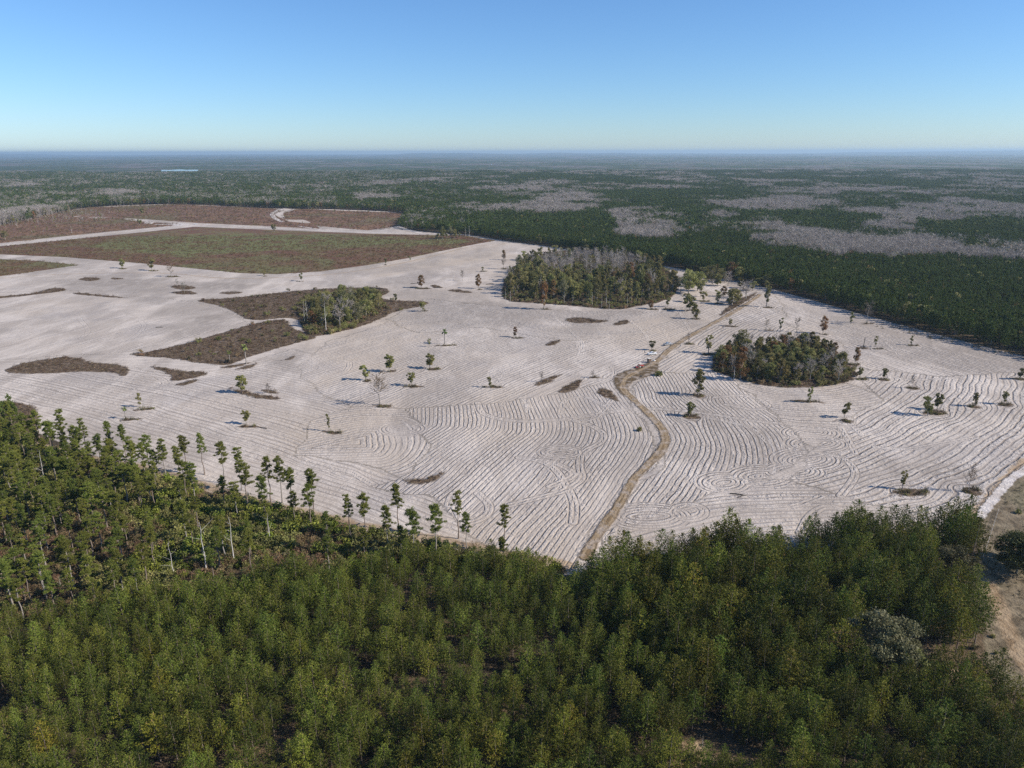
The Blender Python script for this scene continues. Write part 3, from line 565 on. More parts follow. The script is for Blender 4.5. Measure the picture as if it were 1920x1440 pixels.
# ================================================================== PLANTS
class Acc:
    def __init__(s): s.V = []; s.F = []; s.T = []; s.T2 = []; s.n = 0
    def add(s, V, F, t, t2=None):
        V = np.asarray(V, float).reshape(-1, 3); s.V.append(V); s.F.append(np.asarray(F, int).reshape(-1, 3) + s.n)
        s.T.append(np.broadcast_to(t, len(V)).astype(float)); s.T2.append(np.broadcast_to(0.0 if t2 is None else t2, len(V)).astype(float)); s.n += len(V)
    def mesh(s, name, mat):
        return np_mesh(name, np.vstack(s.V), np.vstack(s.F), mat, {'tint': np.concatenate(s.T), 'tint2': np.concatenate(s.T2)})
    def tube(s, P, Rr, k=6, t=0.5):
        P = np.asarray(P, float); n = len(P); V = []; a = np.arange(k) * 2 * math.pi / k
        for i in range(n):
            d = P[min(i + 1, n - 1)] - P[max(i - 1, 0)]; d /= np.linalg.norm(d) + 1e-9
            u = np.cross(d, [0.3, 1, 0.1] if abs(d[2]) > 0.6 else [0, 0, 1.0]); u /= np.linalg.norm(u); w = np.cross(d, u)
            V.append(P[i] + Rr[i] * (np.cos(a)[:, None] * u + np.sin(a)[:, None] * w))
        F = []
        for i in range(n - 1):
            for j in range(k):
                q = (j + 1) % k; F += [(i * k + j, i * k + q, i * k + k + q), (i * k + j, i * k + k + q, i * k + k + j)]
        s.add(np.vstack(V), F, t)
    def blades(s, C, D, length, width, r, spread=0.8, per=3, up=0.2):
        """per narrow triangles from every centre, leaning about direction D"""
        C = np.repeat(np.asarray(C, float), per, 0); D = np.repeat(np.asarray(D, float), per, 0); n = len(C)
        d = D + r.normal(size=(n, 3)) * spread; d[:, 2] += up; d /= np.linalg.norm(d, axis=1)[:, None] + 1e-9
        u = np.cross(d, r.normal(size=(n, 3))); u /= np.linalg.norm(u, axis=1)[:, None] + 1e-9
        L = (length * r.uniform(0.65, 1.3, n))[:, None]; w = (width * r.uniform(0.7, 1.3, n))[:, None]
        V = np.stack([C - u * w * 0.5 - d * L * 0.25, C + u * w * 0.5 - d * L * 0.25, C + d * L * 0.75], 1).reshape(-1, 3)
        t = np.repeat(r.random(n // per), per); t = np.clip(t * 0.7 + r.random(n) * 0.3, 0, 1); t2 = np.repeat(r.random(n // per), per)
        s.add(V, np.arange(3 * n).reshape(-1, 3), np.repeat(t, 3), np.repeat(t2, 3))
    def leaves(s, C, size, r, clump=None):
        """one ragged leaf-spray quad at each centre"""
        C = np.asarray(C, float); n = len(C)
        u = r.normal(size=(n, 3)); u /= np.linalg.norm(u, axis=1)[:, None]; v = np.cross(u, r.normal(size=(n, 3))); v /= np.linalg.norm(v, axis=1)[:, None]
        a = (size * r.uniform(0.5, 1.2, n))[:, None]; b = (size * r.uniform(0.35, 0.9, n))[:, None]
        V = np.stack([C - u * a, C - v * b, C + u * a * 0.8 + v * b * 0.2, C + v * b], 1).reshape(-1, 3)
        i = np.arange(n)[:, None] * 4; F = np.concatenate([i + [0, 1, 2], i + [0, 2, 3]], 1).reshape(-1, 3)
        t = r.random(n) if clump is None else np.clip(clump * 0.65 + r.random(n) * 0.35, 0, 1); t2 = r.random(n) if clump is None else clump * 0.8 + r.random(n) * 0.2
        s.add(V, F, np.repeat(t, 4), np.repeat(t2, 4))

def trunk_mesh(name, h, r0, mat, lean=0.02, r=None, forks=0, top=0.15, k=7, fork_r=0.5):
    a = Acc(); n = 6; P = []; ox, oy = r.normal(size=2) * lean * h
    for i in range(n + 1):
        f = i / n; P.append((ox * f * f + r.normal() * 0.006 * h * (i > 0), oy * f * f + r.normal() * 0.006 * h * (i > 0), h * f - 0.15 * (i == 0)))
    Rr = [r0 * (1.25 if i == 0 else 1) * (1 - (1 - top) * (i / n)) for i in range(n + 1)]
    a.tube(P, Rr, k)
    for j in range(forks):
        f = r.uniform(0.35, 0.9); b = np.array(P[int(f * n)]); ang = r.uniform(0, 6.28); L = h * r.uniform(0.15, 0.32)
        e = b + np.array([math.cos(ang) * L, math.sin(ang) * L, L * r.uniform(0.4, 1.0)])
        mdl = (b + e) / 2 + r.normal(size=3) * L * 0.08
        a.tube([b, mdl, e], [r0 * fork_r, r0 * fork_r * 0.6, r0 * 0.08], 4)
    return a.mesh(name, mat)

def young_pine(h, rad, seed, n_wh=15, leaf=0.34, per=3, base=0.28, mat='pine'):
    """dense plantation pine: whorls of upswept branches from low down to a rounded top"""
    r = np.random.default_rng(seed); c = Acc(); C = []; D = []
    for w in range(n_wh):
        f = w / (n_wh - 1); zz = h * (base + (0.985 - base) * f) ; rr = rad * (1 - f ** 2.3) ** 0.72 * r.uniform(0.75, 1.15) + 0.15
        if f < 0.2: rr *= 0.7 + 1.5 * f
        nb = 6 if f < 0.75 else 5
        for b in range(nb):
            ang = 6.283 * (b + r.random() * 0.8) / nb + w * 1.3; L = rr * r.uniform(0.7, 1.15)
            m = max(4, int(L * 4.6)); t = np.linspace(0.30, 1.0, m) + r.normal(size=m) * 0.03
            rise = L * (0.10 + 0.35 * f); dz = -0.10 * L * np.sin(t * 3.14) + rise * t * t
            P = np.stack([np.cos(ang) * t * L, np.sin(ang) * t * L, zz + dz], 1) + r.normal(size=(m, 3)) * 0.16
            C.append(P); D.append(np.tile([math.cos(ang) * 0.7, math.sin(ang) * 0.7, 0.55], (m, 1)))
    C.append(np.array([[0, 0, h * 0.985], [0.05, 0, h * 0.96], [0, 0.1, h * 0.94]])); D.append(np.tile([0, 0, 1.0], (3, 1)))
    c.blades(np.vstack(C), np.vstack(D), leaf, leaf * 0.42, r, 0.75, per + 1)
    return c.mesh('crown', M[mat])

def tall_pine_crown(h, seed, start=0.52, spread=2.3, ntuft=62):
    """old pine: bare stem, a loose top of separate needle pads on crooked limbs"""
    r = np.random.default_rng(seed); c = Acc(); C = []; D = []; limbs = []
    nb = int(r.integers(22, 32))
    for b in range(nb):
        f = (b + 0.5) / nb; zz = h * (start + (0.97 - start) * f); ang = b * 2.4 + r.normal() * 0.5
        L = spread * r.uniform(0.55, 1.15) * (1.15 - 0.62 * f) * (0.55 if f < 0.3 and r.random() < 0.5 else 1.0)
        if r.random() < 0.12: L *= 1.4
        e = np.array([math.cos(ang) * L, math.sin(ang) * L, zz + L * r.uniform(0.1, 0.55)])
        limbs.append(([0, 0, zz], e))
        for q in range(int(r.integers(2, 4))):
            ctr = e * (1, 1, 1) - np.array([math.cos(ang), math.sin(ang), 0]) * L * 0.32 * q + r.normal(size=3) * 0.22
            pr = r.uniform(0.42, 0.78) * spread / 2.3; m = int(ntuft * pr)
            g = r.normal(size=(m, 3)); g /= np.linalg.norm(g, axis=1)[:, None]; g *= (r.random((m, 1)) ** 0.4) * pr * [1, 1, 0.55]
            C.append(ctr + g); D.append(g / pr * 0.8 + [0, 0, 0.4])
    g = r.normal(size=(int(ntuft * 1.3), 3)) * [0.4, 0.4, 0.35]; C.append(g + [0, 0, h * 0.975]); D.append(g + [0, 0, 0.6])
    c.blades(np.vstack(C), np.vstack(D), 0.42, 0.17, r, 0.6, 3)
    me = c.mesh('crown', M['tallpine'])
    l = Acc()
    for a, e in limbs: l.tube([a, (np.array(a) + e) / 2 + [0, 0, -0.1], e], [0.07, 0.05, 0.02], 4)
    return me, l.mesh('limbs', M['bark'])

def broad_crown(h, rad, seed, mat, base=0.30, vee=False, blobs=22, per=130, leaf=0.26, flat=1.0, hollow=0.5, drip=0):
    r = np.random.default_rng(seed); c = Acc(); pts = []; tn = []; ctrs = []
    for b in range(blobs):
        f = r.random(); ang = r.uniform(0, 6.283); zc = base + (0.93 - base) * f
        env = math.sqrt(max(0.10, 1 - ((f - 0.48) / 0.56) ** 2))
        if vee: env = math.sin(math.pi * min(0.93, 0.10 + 0.62 * f ** 1.2)) ** 1.1
        rr = rad * env * r.uniform(0.25, 1.0); ctr = np.array([math.cos(ang) * rr, math.sin(ang) * rr, h * zc]); ctrs.append(ctr)
        br = rad * (r.uniform(0.10, 0.30) if rad > 7 else r.uniform(0.22, 0.40)); g = r.normal(size=(per, 3)); g /= np.linalg.norm(g, axis=1)[:, None]
        g *= (hollow + (1 - hollow) * r.random((per, 1))) * br * [1, 1, 0.75 * flat] * r.uniform(0.8, 1.25, (per, 1)); pts.append(ctr + g); tn.append(np.full(per, r.random()))
        if drip and r.random() < drip:
            q = r.normal(size=(per // 3, 3)) * [br * 0.5, br * 0.5, br]; pts.append(ctr + q - [0, 0, br]); tn.append(np.full(len(q), 0.95))
    P = np.vstack(pts); k = P[:, 2] > 0.12 * h; c.leaves(P[k], leaf, r, np.concatenate(tn)[k])
    l = Acc()
    for ctr in ctrs[:10]:
        a = np.array([0, 0, h * base * 0.75]); l.tube([a, (a + ctr) / 2 + r.normal(size=3) * 0.1 * rad, ctr], [0.022 * h * 0.5, 0.014 * h * 0.5, 0.02], 4)
    return c.mesh('crown', M[mat]), l.mesh('limbs', M['greybark'])

def bare_crown(h, rad, seed, mat='twig', n1=16, n2=6, n3=6, w=0.05):
    r = np.random.default_rng(seed); c = Acc()
    def rib(a, b, ww):
        d = b - a; u = np.cross(d, r.normal(size=3)); u /= np.linalg.norm(u) + 1e-9; t = r.random()
        c.add([a - u * ww, a + u * ww, b], [(0, 1, 2)], t, r.random())
    for i in range(n1):
        f = r.uniform(0.30, 0.98); a = np.array([0, 0, h * f]); ang = r.uniform(0, 6.283); L = rad * (1.15 - 0.55 * f) * r.uniform(0.6, 1.1)
        e = a + [math.cos(ang) * L, math.sin(ang) * L, L * r.uniform(0.5, 1.3)]; e[2] = min(e[2], h * 1.02); rib(a, e, w * 1.6)
        for j in range(n2):
            g = r.uniform(0.25, 1.0); b = a + (e - a) * g; L2 = rad * r.uniform(0.25, 0.5); d = (e - a) / (np.linalg.norm(e - a) + 1e-9) + r.normal(size=3) * 0.6; e2 = b + d * L2; rib(b, e2, w)
            for k in range(n3):
                b2 = b + (e2 - b) * r.uniform(0.3, 1.0); d2 = d + r.normal(size=3) * 0.7; rib(b2, b2 + d2 * L2 * r.uniform(0.3, 0.6), w * 0.65)
    return c.mesh('crown', M[mat])

def palm_crown(h, seed, n=26, L=1.6):
    r = np.random.default_rng(seed); c = Acc()
    for i in range(n):
        ang = r.uniform(0, 6.283); el = r.uniform(-0.7, 1.2); p = np.array([0, 0, h * 0.97]); dr = np.array([math.cos(ang) * math.cos(el), math.sin(ang) * math.cos(el), math.sin(el)])
        s_ = np.array([-math.sin(ang), math.cos(ang), 0]); prev = p; t = r.random()
        for k in range(4):
            nx = prev + dr * L / 4; w0, w1 = (0.06 + 0.20 * math.sin(math.pi * k / 4.6)), (0.06 + 0.20 * math.sin(math.pi * (k + 1) / 4.6)) * (k < 3)
            c.add([prev - s_ * w0, prev + s_ * w0, nx + s_ * w1, nx - s_ * w1], [(0, 1, 2), (0, 2, 3)], t, r.random() * 0.9); prev = nx; dr = dr + [0, 0, -0.32]; dr /= np.linalg.norm(dr)
    return c.mesh('crown', M['palm'])

def tuft_mesh(name, seed, mat, n=14, size=0.5, width=0.12, rad=0.5, h=0.3):
    r = np.random.default_rng(seed); c = Acc(); C = r.normal(size=(n, 3)) * [rad * 0.5, rad * 0.5, 0]; C[:, 2] = np.abs(r.normal(size=n)) * h
    c.blades(C, C * [1, 1, 0] * 0.6 + [0, 0, 0.8], size, width, r, 0.4, 2); return c.mesh(name, M[mat])
def bush_mesh(name, seed, mat, rad=1.3, h=1.8, n=330, leaf=0.28):
    r = np.random.default_rng(seed); c = Acc(); P = []; T = []
    for b in range(7):
        ctr = np.array([r.normal() * rad * 0.42, r.normal() * rad * 0.42, h * r.uniform(0.25, 0.8)]); m = n // 7
        g = r.normal(size=(m, 3)); g /= np.linalg.norm(g, axis=1)[:, None]; P.append(ctr + g * rad * r.uniform(0.35, 0.55) * r.uniform(0.5, 1.1, (m, 1))); T.append(np.full(m, r.random()))
    P = np.vstack(P); P[:, 2] = np.maximum(P[:, 2], 0.03); c.leaves(P, leaf, r, np.concatenate(T)); return c.mesh(name, M[mat])

# ---- kinds: name -> list of (height, [(part name, mesh)...])
KIND = {}
def build_kind(key, variants): KIND[key] = variants
rr_ = np.random.default_rng(5)
build_kind('young_pine', [(12.0, [('crown', young_pine(12.0, rr_.uniform(2.2, 2.9), 100 + i, int(rr_.integers(18, 22)))), ('trunk', trunk_mesh('trunk', 11.2, 0.14, M['bark'], 0.008, rr_))]) for i in range(8)])
TP = []
for i in range(8):
    cr, lm = tall_pine_crown(18.0, 200 + i, rr_.uniform(0.46, 0.62), rr_.uniform(1.8, 2.4))
    TP.append((18.0, [('crown', cr), ('limbs', lm), ('trunk', trunk_mesh('trunk', 17.6, 0.25, M['bark'] if i % 3 else M['greybark'], 0.008, rr_))]))
build_kind('tall_pine', TP)
def broad_kind(key, mats, h, rad, n, **kw):
    L = []
    for i in range(n):
        cr, lm = broad_crown(h, rad * rr_.uniform(0.85, 1.15), sum(map(ord, key)) * 7 + i, mats[i % len(mats)], **kw)
        L.append((h, [('crown', cr), ('limbs', lm), ('trunk', trunk_mesh('trunk', h * 0.7, 0.024 * h, M['greybark'], 0.02, rr_, 2, 0.3))]))
    build_kind(key, L)
broad_kind('oak_tree', ['oak'], 12.0, 3.8, 6, base=0.22, blobs=44, per=95, leaf=0.30)
broad_kind('small_oak', ['oak'], 8.0, 2.5, 7, base=0.26, blobs=25, per=85, leaf=0.27, vee=True)
broad_kind('narrow_oak', ['oak'], 10.0, 2.0, 6, base=0.22, blobs=22, per=75, leaf=0.28, vee=True)
broad_kind('rusty_tree', ['rust'], 10.0, 2.8, 4, base=0.18, blobs=36, per=75, leaf=0.27)
broad_kind('yellowing_tree', ['gold'], 10.0, 2.6, 5, base=0.16, blobs=38, per=75, leaf=0.27)
broad_kind('mossy_oak', ['oak', 'silver'], 12.0, 4.2, 4, base=0.30, blobs=22, per=110, leaf=0.30, drip=0.7)
broad_kind('silvery_oak', ['silver'], 13.0, 8.0, 2, base=0.25, blobs=75, per=260, leaf=0.24, flat=0.7, hollow=0.3)
broad_kind('spreading_oak', ['oak'], 12.0, 7.5, 2, base=0.25, blobs=75, per=230, leaf=0.26, flat=0.75, hollow=0.3)
build_kind('bare_tree', [(13.0, [('crown', bare_crown(13.0, 3.2, 300 + i, w=0.10, n3=8)), ('trunk', trunk_mesh('trunk', 12.0, 0.24, M['greybark'], 0.015, rr_, 4))]) for i in range(5)])
build_kind('dead_snag', [(12.0, [('trunk', trunk_mesh('trunk', 12.0, 0.15, M['deadwood'], 0.02, rr_, 4, fork_r=0.22)), ('crown', bare_crown(12.0, 1.2, 340 + i, 'twig', 5, 2, 1))]) for i in range(3)])
build_kind('charred_snag', [(6.0, [('trunk', trunk_mesh('trunk', 6.0, 0.16, M['black'], 0.02, rr_, 1, 0.7)), ('crown', bare_crown(6.0, 0.5, 350, 'burnt', 4, 1, 1))])])
build_kind('cabbage_palm', [(6.0, [('crown', palm_crown(6.0, 360 + i)), ('trunk', trunk_mesh('trunk', 5.9, 0.17, M['greybark'], 0.01, rr_, 0, 0.8))]) for i in range(2)])
build_kind('shrub', [(2.0, [('foliage', bush_mesh('foliage', 370 + i, 'oak')), ('stem', trunk_mesh('stem', 0.9, 0.05, M['greybark'], 0.02, rr_))]) for i in range(3)])
CATS = dict(young_pine='pine', tall_pine='pine', oak_tree='tree', small_oak='tree', narrow_oak='tree', rusty_tree='tree', yellowing_tree='tree', mossy_oak='tree', silvery_oak='tree',
            spreading_oak='tree', bare_tree='tree', dead_snag='dead tree', charred_snag='dead tree', cabbage_palm='palm', shrub='shrub')
def plant(kind, X, Y, h, label, group=None, wide=1.0, tint=(1, 1, 1, 1), r=rng, part_tint=None):
    H0, parts = KIND[kind][int(r.integers(len(KIND[kind])))]
    o = link(kind, None); o.location = (X, Y, 0); o.rotation_euler = (0, 0, r.uniform(0, 6.283)); s = h / H0; o.scale = (s * wide, s * wide, s)
    o.empty_display_size = 0.5
    tag(o, label, CATS[kind], group)
    for nm, me in parts:
        c = link(nm, me, o)
        if nm in ('crown', 'foliage'): c.color = tint
    return o

# ---- single trees on the cleared field, one line each: kind, base px, base py, top py, width, label
SINGLE = [
 ('small_oak', 229, 503, 484, 1.1, 'round green tree on a weedy islet, leftmost by the sand road below the meadow'),
 ('small_oak', 285, 507, 484, 1.2, 'broad grey green tree by the sand road, between the round tree and a bare one'),
 ('bare_tree', 321, 519, 498, 1.2, 'leafless yellow grey tree beside the broad grey green tree near the meadow'),
 ('bare_tree', 333, 537, 524, 1.0, 'small leafless tree on a dark strip below the meadow, the taller of a pair'),
 ('bare_tree', 346, 549, 531, 0.9, 'brown leafless tree on a dark strip, just below the small leafless one'),
 ('small_oak', 495, 517, 508, 1.3, 'tiny green tree on the edge of the meadow where the sand road bends'),
 ('narrow_oak', 565, 527, 510, 1.1, 'narrow green tree standing on open sand above the west grove'),
 ('small_oak', 514, 435, 420, 1.2, 'dark green tree alone on the far road between the two brown clearings'),
 ('small_oak', 262, 422, 411, 1.3, 'dark bushy tree at the far end of the left brown clearing'),
 ('small_oak', 268, 404, 387, 1.0, 'dark tree standing in the farthest brown clearing'),
 ('mossy_oak', 10, 449, 431, 1.2, 'grey green oak clump cut by the left edge of the picture'),
 ('dead_snag', 135, 437, 423, 1.3, 'small bleached dead tree in the left brown clearing'),
 ('small_oak', 723, 495, 484, 1.1, 'small dark tree on the pale road edge at the meadow, left of two'),
 ('small_oak', 769, 489, 480, 0.9, 'small dark tree on the pale road edge at the meadow, right of two'),
 ('rusty_tree', 790, 540, 515, 0.9, 'orange green tree on dark debris between the west and middle groves'),
 ('bare_tree', 867, 526, 507, 0.8, 'leafless sapling on open sand left of the middle grove'),
 ('dead_snag', 851, 524, 497, 0.7, 'thin bare pole tree farthest left on the open sand before the middle grove'),
 ('small_oak', 905, 509, 500, 0.9, 'dark umbrella shaped little tree on open sand before the middle grove'),
 ('dead_snag', 911, 506, 491, 0.6, 'thin bare pole beside the dark umbrella shaped tree'),
 ('rusty_tree', 897, 541, 513, 0.7, 'slim reddish tree with a long bare stem left of the middle grove'),
 ('bare_tree', 944, 504, 481, 1.0, 'grey thin crowned tree behind the left end of the middle grove'),
 ('rusty_tree', 944, 487, 468, 0.7, 'reddish pointed tree on a low bush mound north of the middle grove'),
 ('small_oak', 1040, 474, 459, 1.1, 'green tree at the forest edge north of the middle grove'),
 ('rusty_tree', 1020, 580, 522, 0.62, 'tall slim orange and green tree standing in front of the middle grove'),
 ('yellowing_tree', 1155, 489, 469, 1.1, 'olive yellow tree on sand behind the middle grove, left of a pair'),
 ('mossy_oak', 1168, 487, 466, 0.8, 'grey green tree on sand behind the middle grove, right of a pair'),
 ('small_oak', 686, 713, 683, 1.2, 'round green tree at the left of the five small trees on the furrows'),
 ('small_oak', 730, 697, 661, 1.0, 'top heavy green tree above the round one, its shadow falling left'),
 ('small_oak', 806, 691, 660, 1.15, 'full round green tree with a weedy triangle at its right foot'),
 ('small_oak', 771, 723, 697, 1.0, 'dark green tree below the full round one, on a grassy sliver'),
 ('narrow_oak', 805, 650, 633, 0.9, 'small tree at the left end of a long weedy sliver beside a palm'),
 ('cabbage_palm', 834, 645, 621, 1.2, 'dark palm with a bushy head at the right end of a weedy sliver'),
 ('rusty_tree', 966, 632, 612, 0.8, 'orange green tree alone on a weedy sliver in mid field'),
 ('small_oak', 793, 584, 565, 1.2, 'green tree at the right tip of the burnt patch beyond the west grove'),
 ('small_oak', 918, 727, 706, 0.85, 'small green tree on a grassy sliver in the middle of the furrows'),
 ('bare_tree', 712, 759, 702, 0.95, 'tall leafless yellow grey tree on a brown islet, casting a long shadow'),
 ('bare_tree', 1015, 716, 698, 0.9, 'low leafless grey tree on the grassy sliver in mid field'),
 ('bare_tree', 1111, 708, 696, 1.4, 'low leafless bush on the sand left of the bend in the dirt track'),
 ('small_oak', 1222, 656, 637, 1.1, 'small dark green tree right behind the white pickup'),
 ('shrub', 1200, 808, 799, 1.0, 'small green shrub on the furrows left of the lower bend of the track'),
 ('shrub', 1236, 704, 694, 1.4, 'dark green shrub on grey sand right of the red tractor'),
 ('narrow_oak', 1437, 575, 524, 0.75, 'tall slim dark tree at the upper end of the dirt track'),
 ('small_oak', 1369, 611, 597, 1.0, 'small green tree on a weedy islet right of the upper dirt track'),
 ('narrow_oak', 1328, 662, 626, 1.05, 'ragged green tree on a tan islet just left of the east grove'),
 ('yellowing_tree', 1309, 741, 690, 0.85, 'olive yellow tree below and left of the east grove'),
 ('bare_tree', 1290, 645, 625, 0.6, 'thin leafless sapling between the track and the east grove'),
 ('small_oak', 1292, 780, 752, 1.1, 'green tree on a round weedy islet among deep furrows right of the track'),
 ('narrow_oak', 1463, 622, 594, 0.8, 'tall green tree rising behind the back of the east grove'),
 ('bare_tree', 1437, 619, 598, 0.8, 'pale yellow leafless tree behind the east grove'),
 ('bare_tree', 1493, 622, 598, 0.9, 'grey leafless tree behind the east grove, right of the tall green one'),
 ('rusty_tree', 1543, 625, 592, 0.7, 'faint orange thin tree behind the right end of the east grove'),
 ('dead_snag', 1547, 563, 540, 1.2, 'bleached white tree against the dark forest edge, top of the east field'),
 ('narrow_oak', 1595, 608, 584, 0.9, 'green brown tree in the upper east field, left of a tall bare one'),
 ('bare_tree', 1625, 606, 568, 0.8, 'tall leafless grey tree in the upper east field before the forest'),
 ('bare_tree', 1677, 594, 571, 0.9, 'bleached leafless tree half hidden against the dark forest edge'),
 ('charred_snag', 1619, 652, 632, 1.2, 'black limbless tree pole on a dark islet in the east field'),
 ('narrow_oak', 1641, 650, 629, 0.8, 'slim green tree right of the black pole in the east field'),
 ('narrow_oak', 1708, 647, 629, 0.8, 'slim faint green tree farther right in the upper east field'),
 ('dead_snag', 1790, 629, 607, 1.1, 'thick dead snag on rough ground beside the eastern forest edge'),
 ('dead_snag', 1858, 646, 620, 1.4, 'bleached dead tree farthest right beside the eastern forest edge'),
 ('rusty_tree', 1603, 683, 650, 0.6, 'slim two tone green and orange tree right of the east grove'),
 ('small_oak', 1612, 707, 688, 1.0, 'small green tree at the right tip of the east grove'),
 ('small_oak', 1657, 710, 689, 1.0, 'small green tree on an islet, second to the right of the east grove'),
 ('bare_tree', 1710, 728, 706, 0.7, 'very thin leafless tree on a brown islet among curved furrows'),
 ('small_oak', 1912, 711, 688, 1.0, 'green tree at the right edge of the picture, on a dark islet'),
 ('narrow_oak', 1517, 755, 723, 0.75, 'slim dark tree on a strip of grass below the east grove'),
 ('small_oak', 1583, 783, 753, 0.85, 'dark egg shaped tree on a small islet above the turning circles'),
 ('small_oak', 1739, 779, 743, 0.95, 'dark green tree, the nearer of two on one weedy islet'),
 ('small_oak', 1757, 768, 736, 0.95, 'dark green tree, the farther of two on one weedy islet'),
 ('yellowing_tree', 1827, 762, 735, 0.8, 'yellow green tree on a small islet in the eastern furrows'),
 ('small_oak', 1882, 758, 733, 0.8, 'grey green tree on a round islet, near the right edge of the east field'),
 ('narrow_oak', 1691, 917, 879, 0.8, 'sparse crooked tree on a weedy islet near the lower right pines'),
 ('bare_tree', 1815, 923, 874, 0.6, 'pale yellow leafless tree on a round islet near the white path'),
 ('narrow_oak', 263, 763, 736, 0.85, 'bushy upright tree on a brown sliver in the lower left field'),
 ('cabbage_palm', 236, 785, 766, 1.3, 'wide low tree with drooping fronds on a brown sliver, lower left field'),
 ('small_oak', 454, 737, 702, 1.1, 'green tree with a round dark shadow at the left end of a long brown sliver'),
 ('small_oak', 462, 795, 766, 0.95, 'green tree with a very dark round shadow above the tall edge pines'),
 ('narrow_oak', 617, 808, 774, 0.5, 'scraggly upright tree on a dark sliver above the tall edge pines'),
 ('cabbage_palm', 462, 682, 650, 1.0, 'cabbage palm standing at the lower rim of the big burnt patch'),
 ('cabbage_palm', 431, 677, 660, 1.3, 'shorter palm inside the big burnt patch left of the taller palm'),
 ('bare_tree', 504, 737, 720, 1.3, 'low brown leafless bush on its own islet right of the long brown sliver'),
]
for k, px, pb, pt, wd, lab in SINGLE:
    X, Y = G(px, pb); plant(k, X, Y, max(1.2, height_at(px, pb, pt)), lab, None, wd, (0.9, 0.95, 0.9, 1) if 'dark' in lab else ((0.62, 0.54, 0.42, 1) if k == 'bare_tree' and 'yellow' in lab else ((0.5, 0.46, 0.42, 1) if k == 'bare_tree' and 'bleached' not in lab else (1, 1, 1, 1))))

# loose scatter of trees between the middle grove and the track
LOOSE = [('oak_tree', 1291, 550, 505, .8), ('oak_tree', 1308, 545, 507, .7), ('narrow_oak', 1325, 530, 498, 1.1), ('mossy_oak', 1336, 533, 496, .7), ('oak_tree', 1345, 536, 512, .8), ('rusty_tree', 1370, 524, 490, .9),
         ('oak_tree', 1384, 527, 500, .8), ('bare_tree', 1398, 560, 526, .9), ('narrow_oak', 1319, 564, 545, 1.), ('small_oak', 1252, 575, 557, .8), ('narrow_oak', 1345, 569, 543, .9), ('yellowing_tree', 1372, 571, 540, 1.2),
         ('yellowing_tree', 1383, 567, 543, 1.), ('bare_tree', 1399, 558, 533, 1.), ('small_oak', 1293, 583, 553, 1.), ('yellowing_tree', 1303, 598, 568, .7), ('yellowing_tree', 1260, 549, 504, .6), ('oak_tree', 1420, 530, 508, .8),
         ('mossy_oak', 1439, 538, 514, .7), ('narrow_oak', 1402, 528, 506, 1.1), ('small_oak', 1286, 566, 550, 1.1), ('mossy_oak', 1358, 530, 508, .6), ('narrow_oak', 1298, 538, 512, 1.), ('narrow_oak', 1314, 556, 530, .8),
         ('narrow_oak', 1335, 517, 497, 1.), ('oak_tree', 1360, 517, 500, .9), ('small_oak', 1376, 519, 504, 1.2), ('oak_tree', 1392, 522, 502, .9), ('small_oak', 1404, 526, 509, 1.1), ('narrow_oak', 1414, 522, 503, 1.), ('small_oak', 1424, 527, 509, 1.2), ('oak_tree', 1438, 530, 511, .9), ('bare_tree', 1365, 536, 512, 1.), ('yellowing_tree', 1388, 540, 519, .9), ('small_oak', 1411, 545, 527, 1.), ('small_oak', 1300, 530, 512, 1.3), ('oak_tree', 1316, 523, 500, .9), ('mossy_oak', 1328, 526, 503, .8), ('oak_tree', 1349, 527, 505, .9), ('small_oak', 1425, 536, 520, 1.3), ('rusty_tree', 1356, 556, 536, .8),
         ('rusty_tree', 1220, 579, 562, .9), ('oak_tree', 1272, 541, 518, .6), ('bare_tree', 1276, 548, 520, .8), ('narrow_oak', 1430, 529, 509, 1.), ('oak_tree', 1352, 521, 503, .8), ('rusty_tree', 1343, 515, 495, .8)]
NTH = 'first second third fourth fifth sixth seventh eighth ninth tenth eleventh twelfth'.split()
cnt = {}
for k in LOOSE: cnt[k[0]] = cnt.get(k[0], 0) + 1
W_ = dict(oak_tree='dark green oak', narrow_oak='narrow dark green tree', mossy_oak='mossy grey green oak', rusty_tree='rust coloured tree', yellowing_tree='olive yellow tree', bare_tree='leafless grey tree', small_oak='small green tree')
seen = {}
for k, px, pb, pt, wd in sorted(LOOSE, key=lambda q: q[1]):
    X, Y = G(px, pb); seen[k] = seen.get(k, 0) + 1
    plant(k, X, Y, max(3, height_at(px, pb, pt)), f'{W_[k]}, {NTH[seen[k] - 1]} of its look from the left, between middle grove and track', 'loose trees between the middle grove and the dirt track', wd * 1.5)

# trees along the far meadow corner
for i, (k, px, pb, pt, wd, lab) in enumerate([
 ('oak_tree', 830, 448, 424, .8, 'dense green oak in the clump at the meadow corner, leftmost tall one'), ('mossy_oak', 845, 447, 423, .9, 'mossy pale oak in the clump at the meadow corner'),
 ('small_oak', 820, 450, 437, 1.2, 'low dark tree at the left foot of the meadow corner clump'), ('small_oak', 838, 446, 431, 1.1, 'green tree at the back of the meadow corner clump'),
 ('small_oak', 861, 446, 436, 1.1, 'small round tree at the right foot of the meadow corner clump'), ('dead_snag', 873, 443, 424, 1.2, 'dark dead pole right of the meadow corner clump, left of two'),
 ('dead_snag', 880, 443, 423, 1.2, 'dark dead pole right of the meadow corner clump, right of two'), ('oak_tree', 853, 447, 429, .8, 'shaded green oak in the middle of the meadow corner clump')]):
    X, Y = G(px, pb); plant(k, X, Y, height_at(px, pb, pt), lab, None, wd)

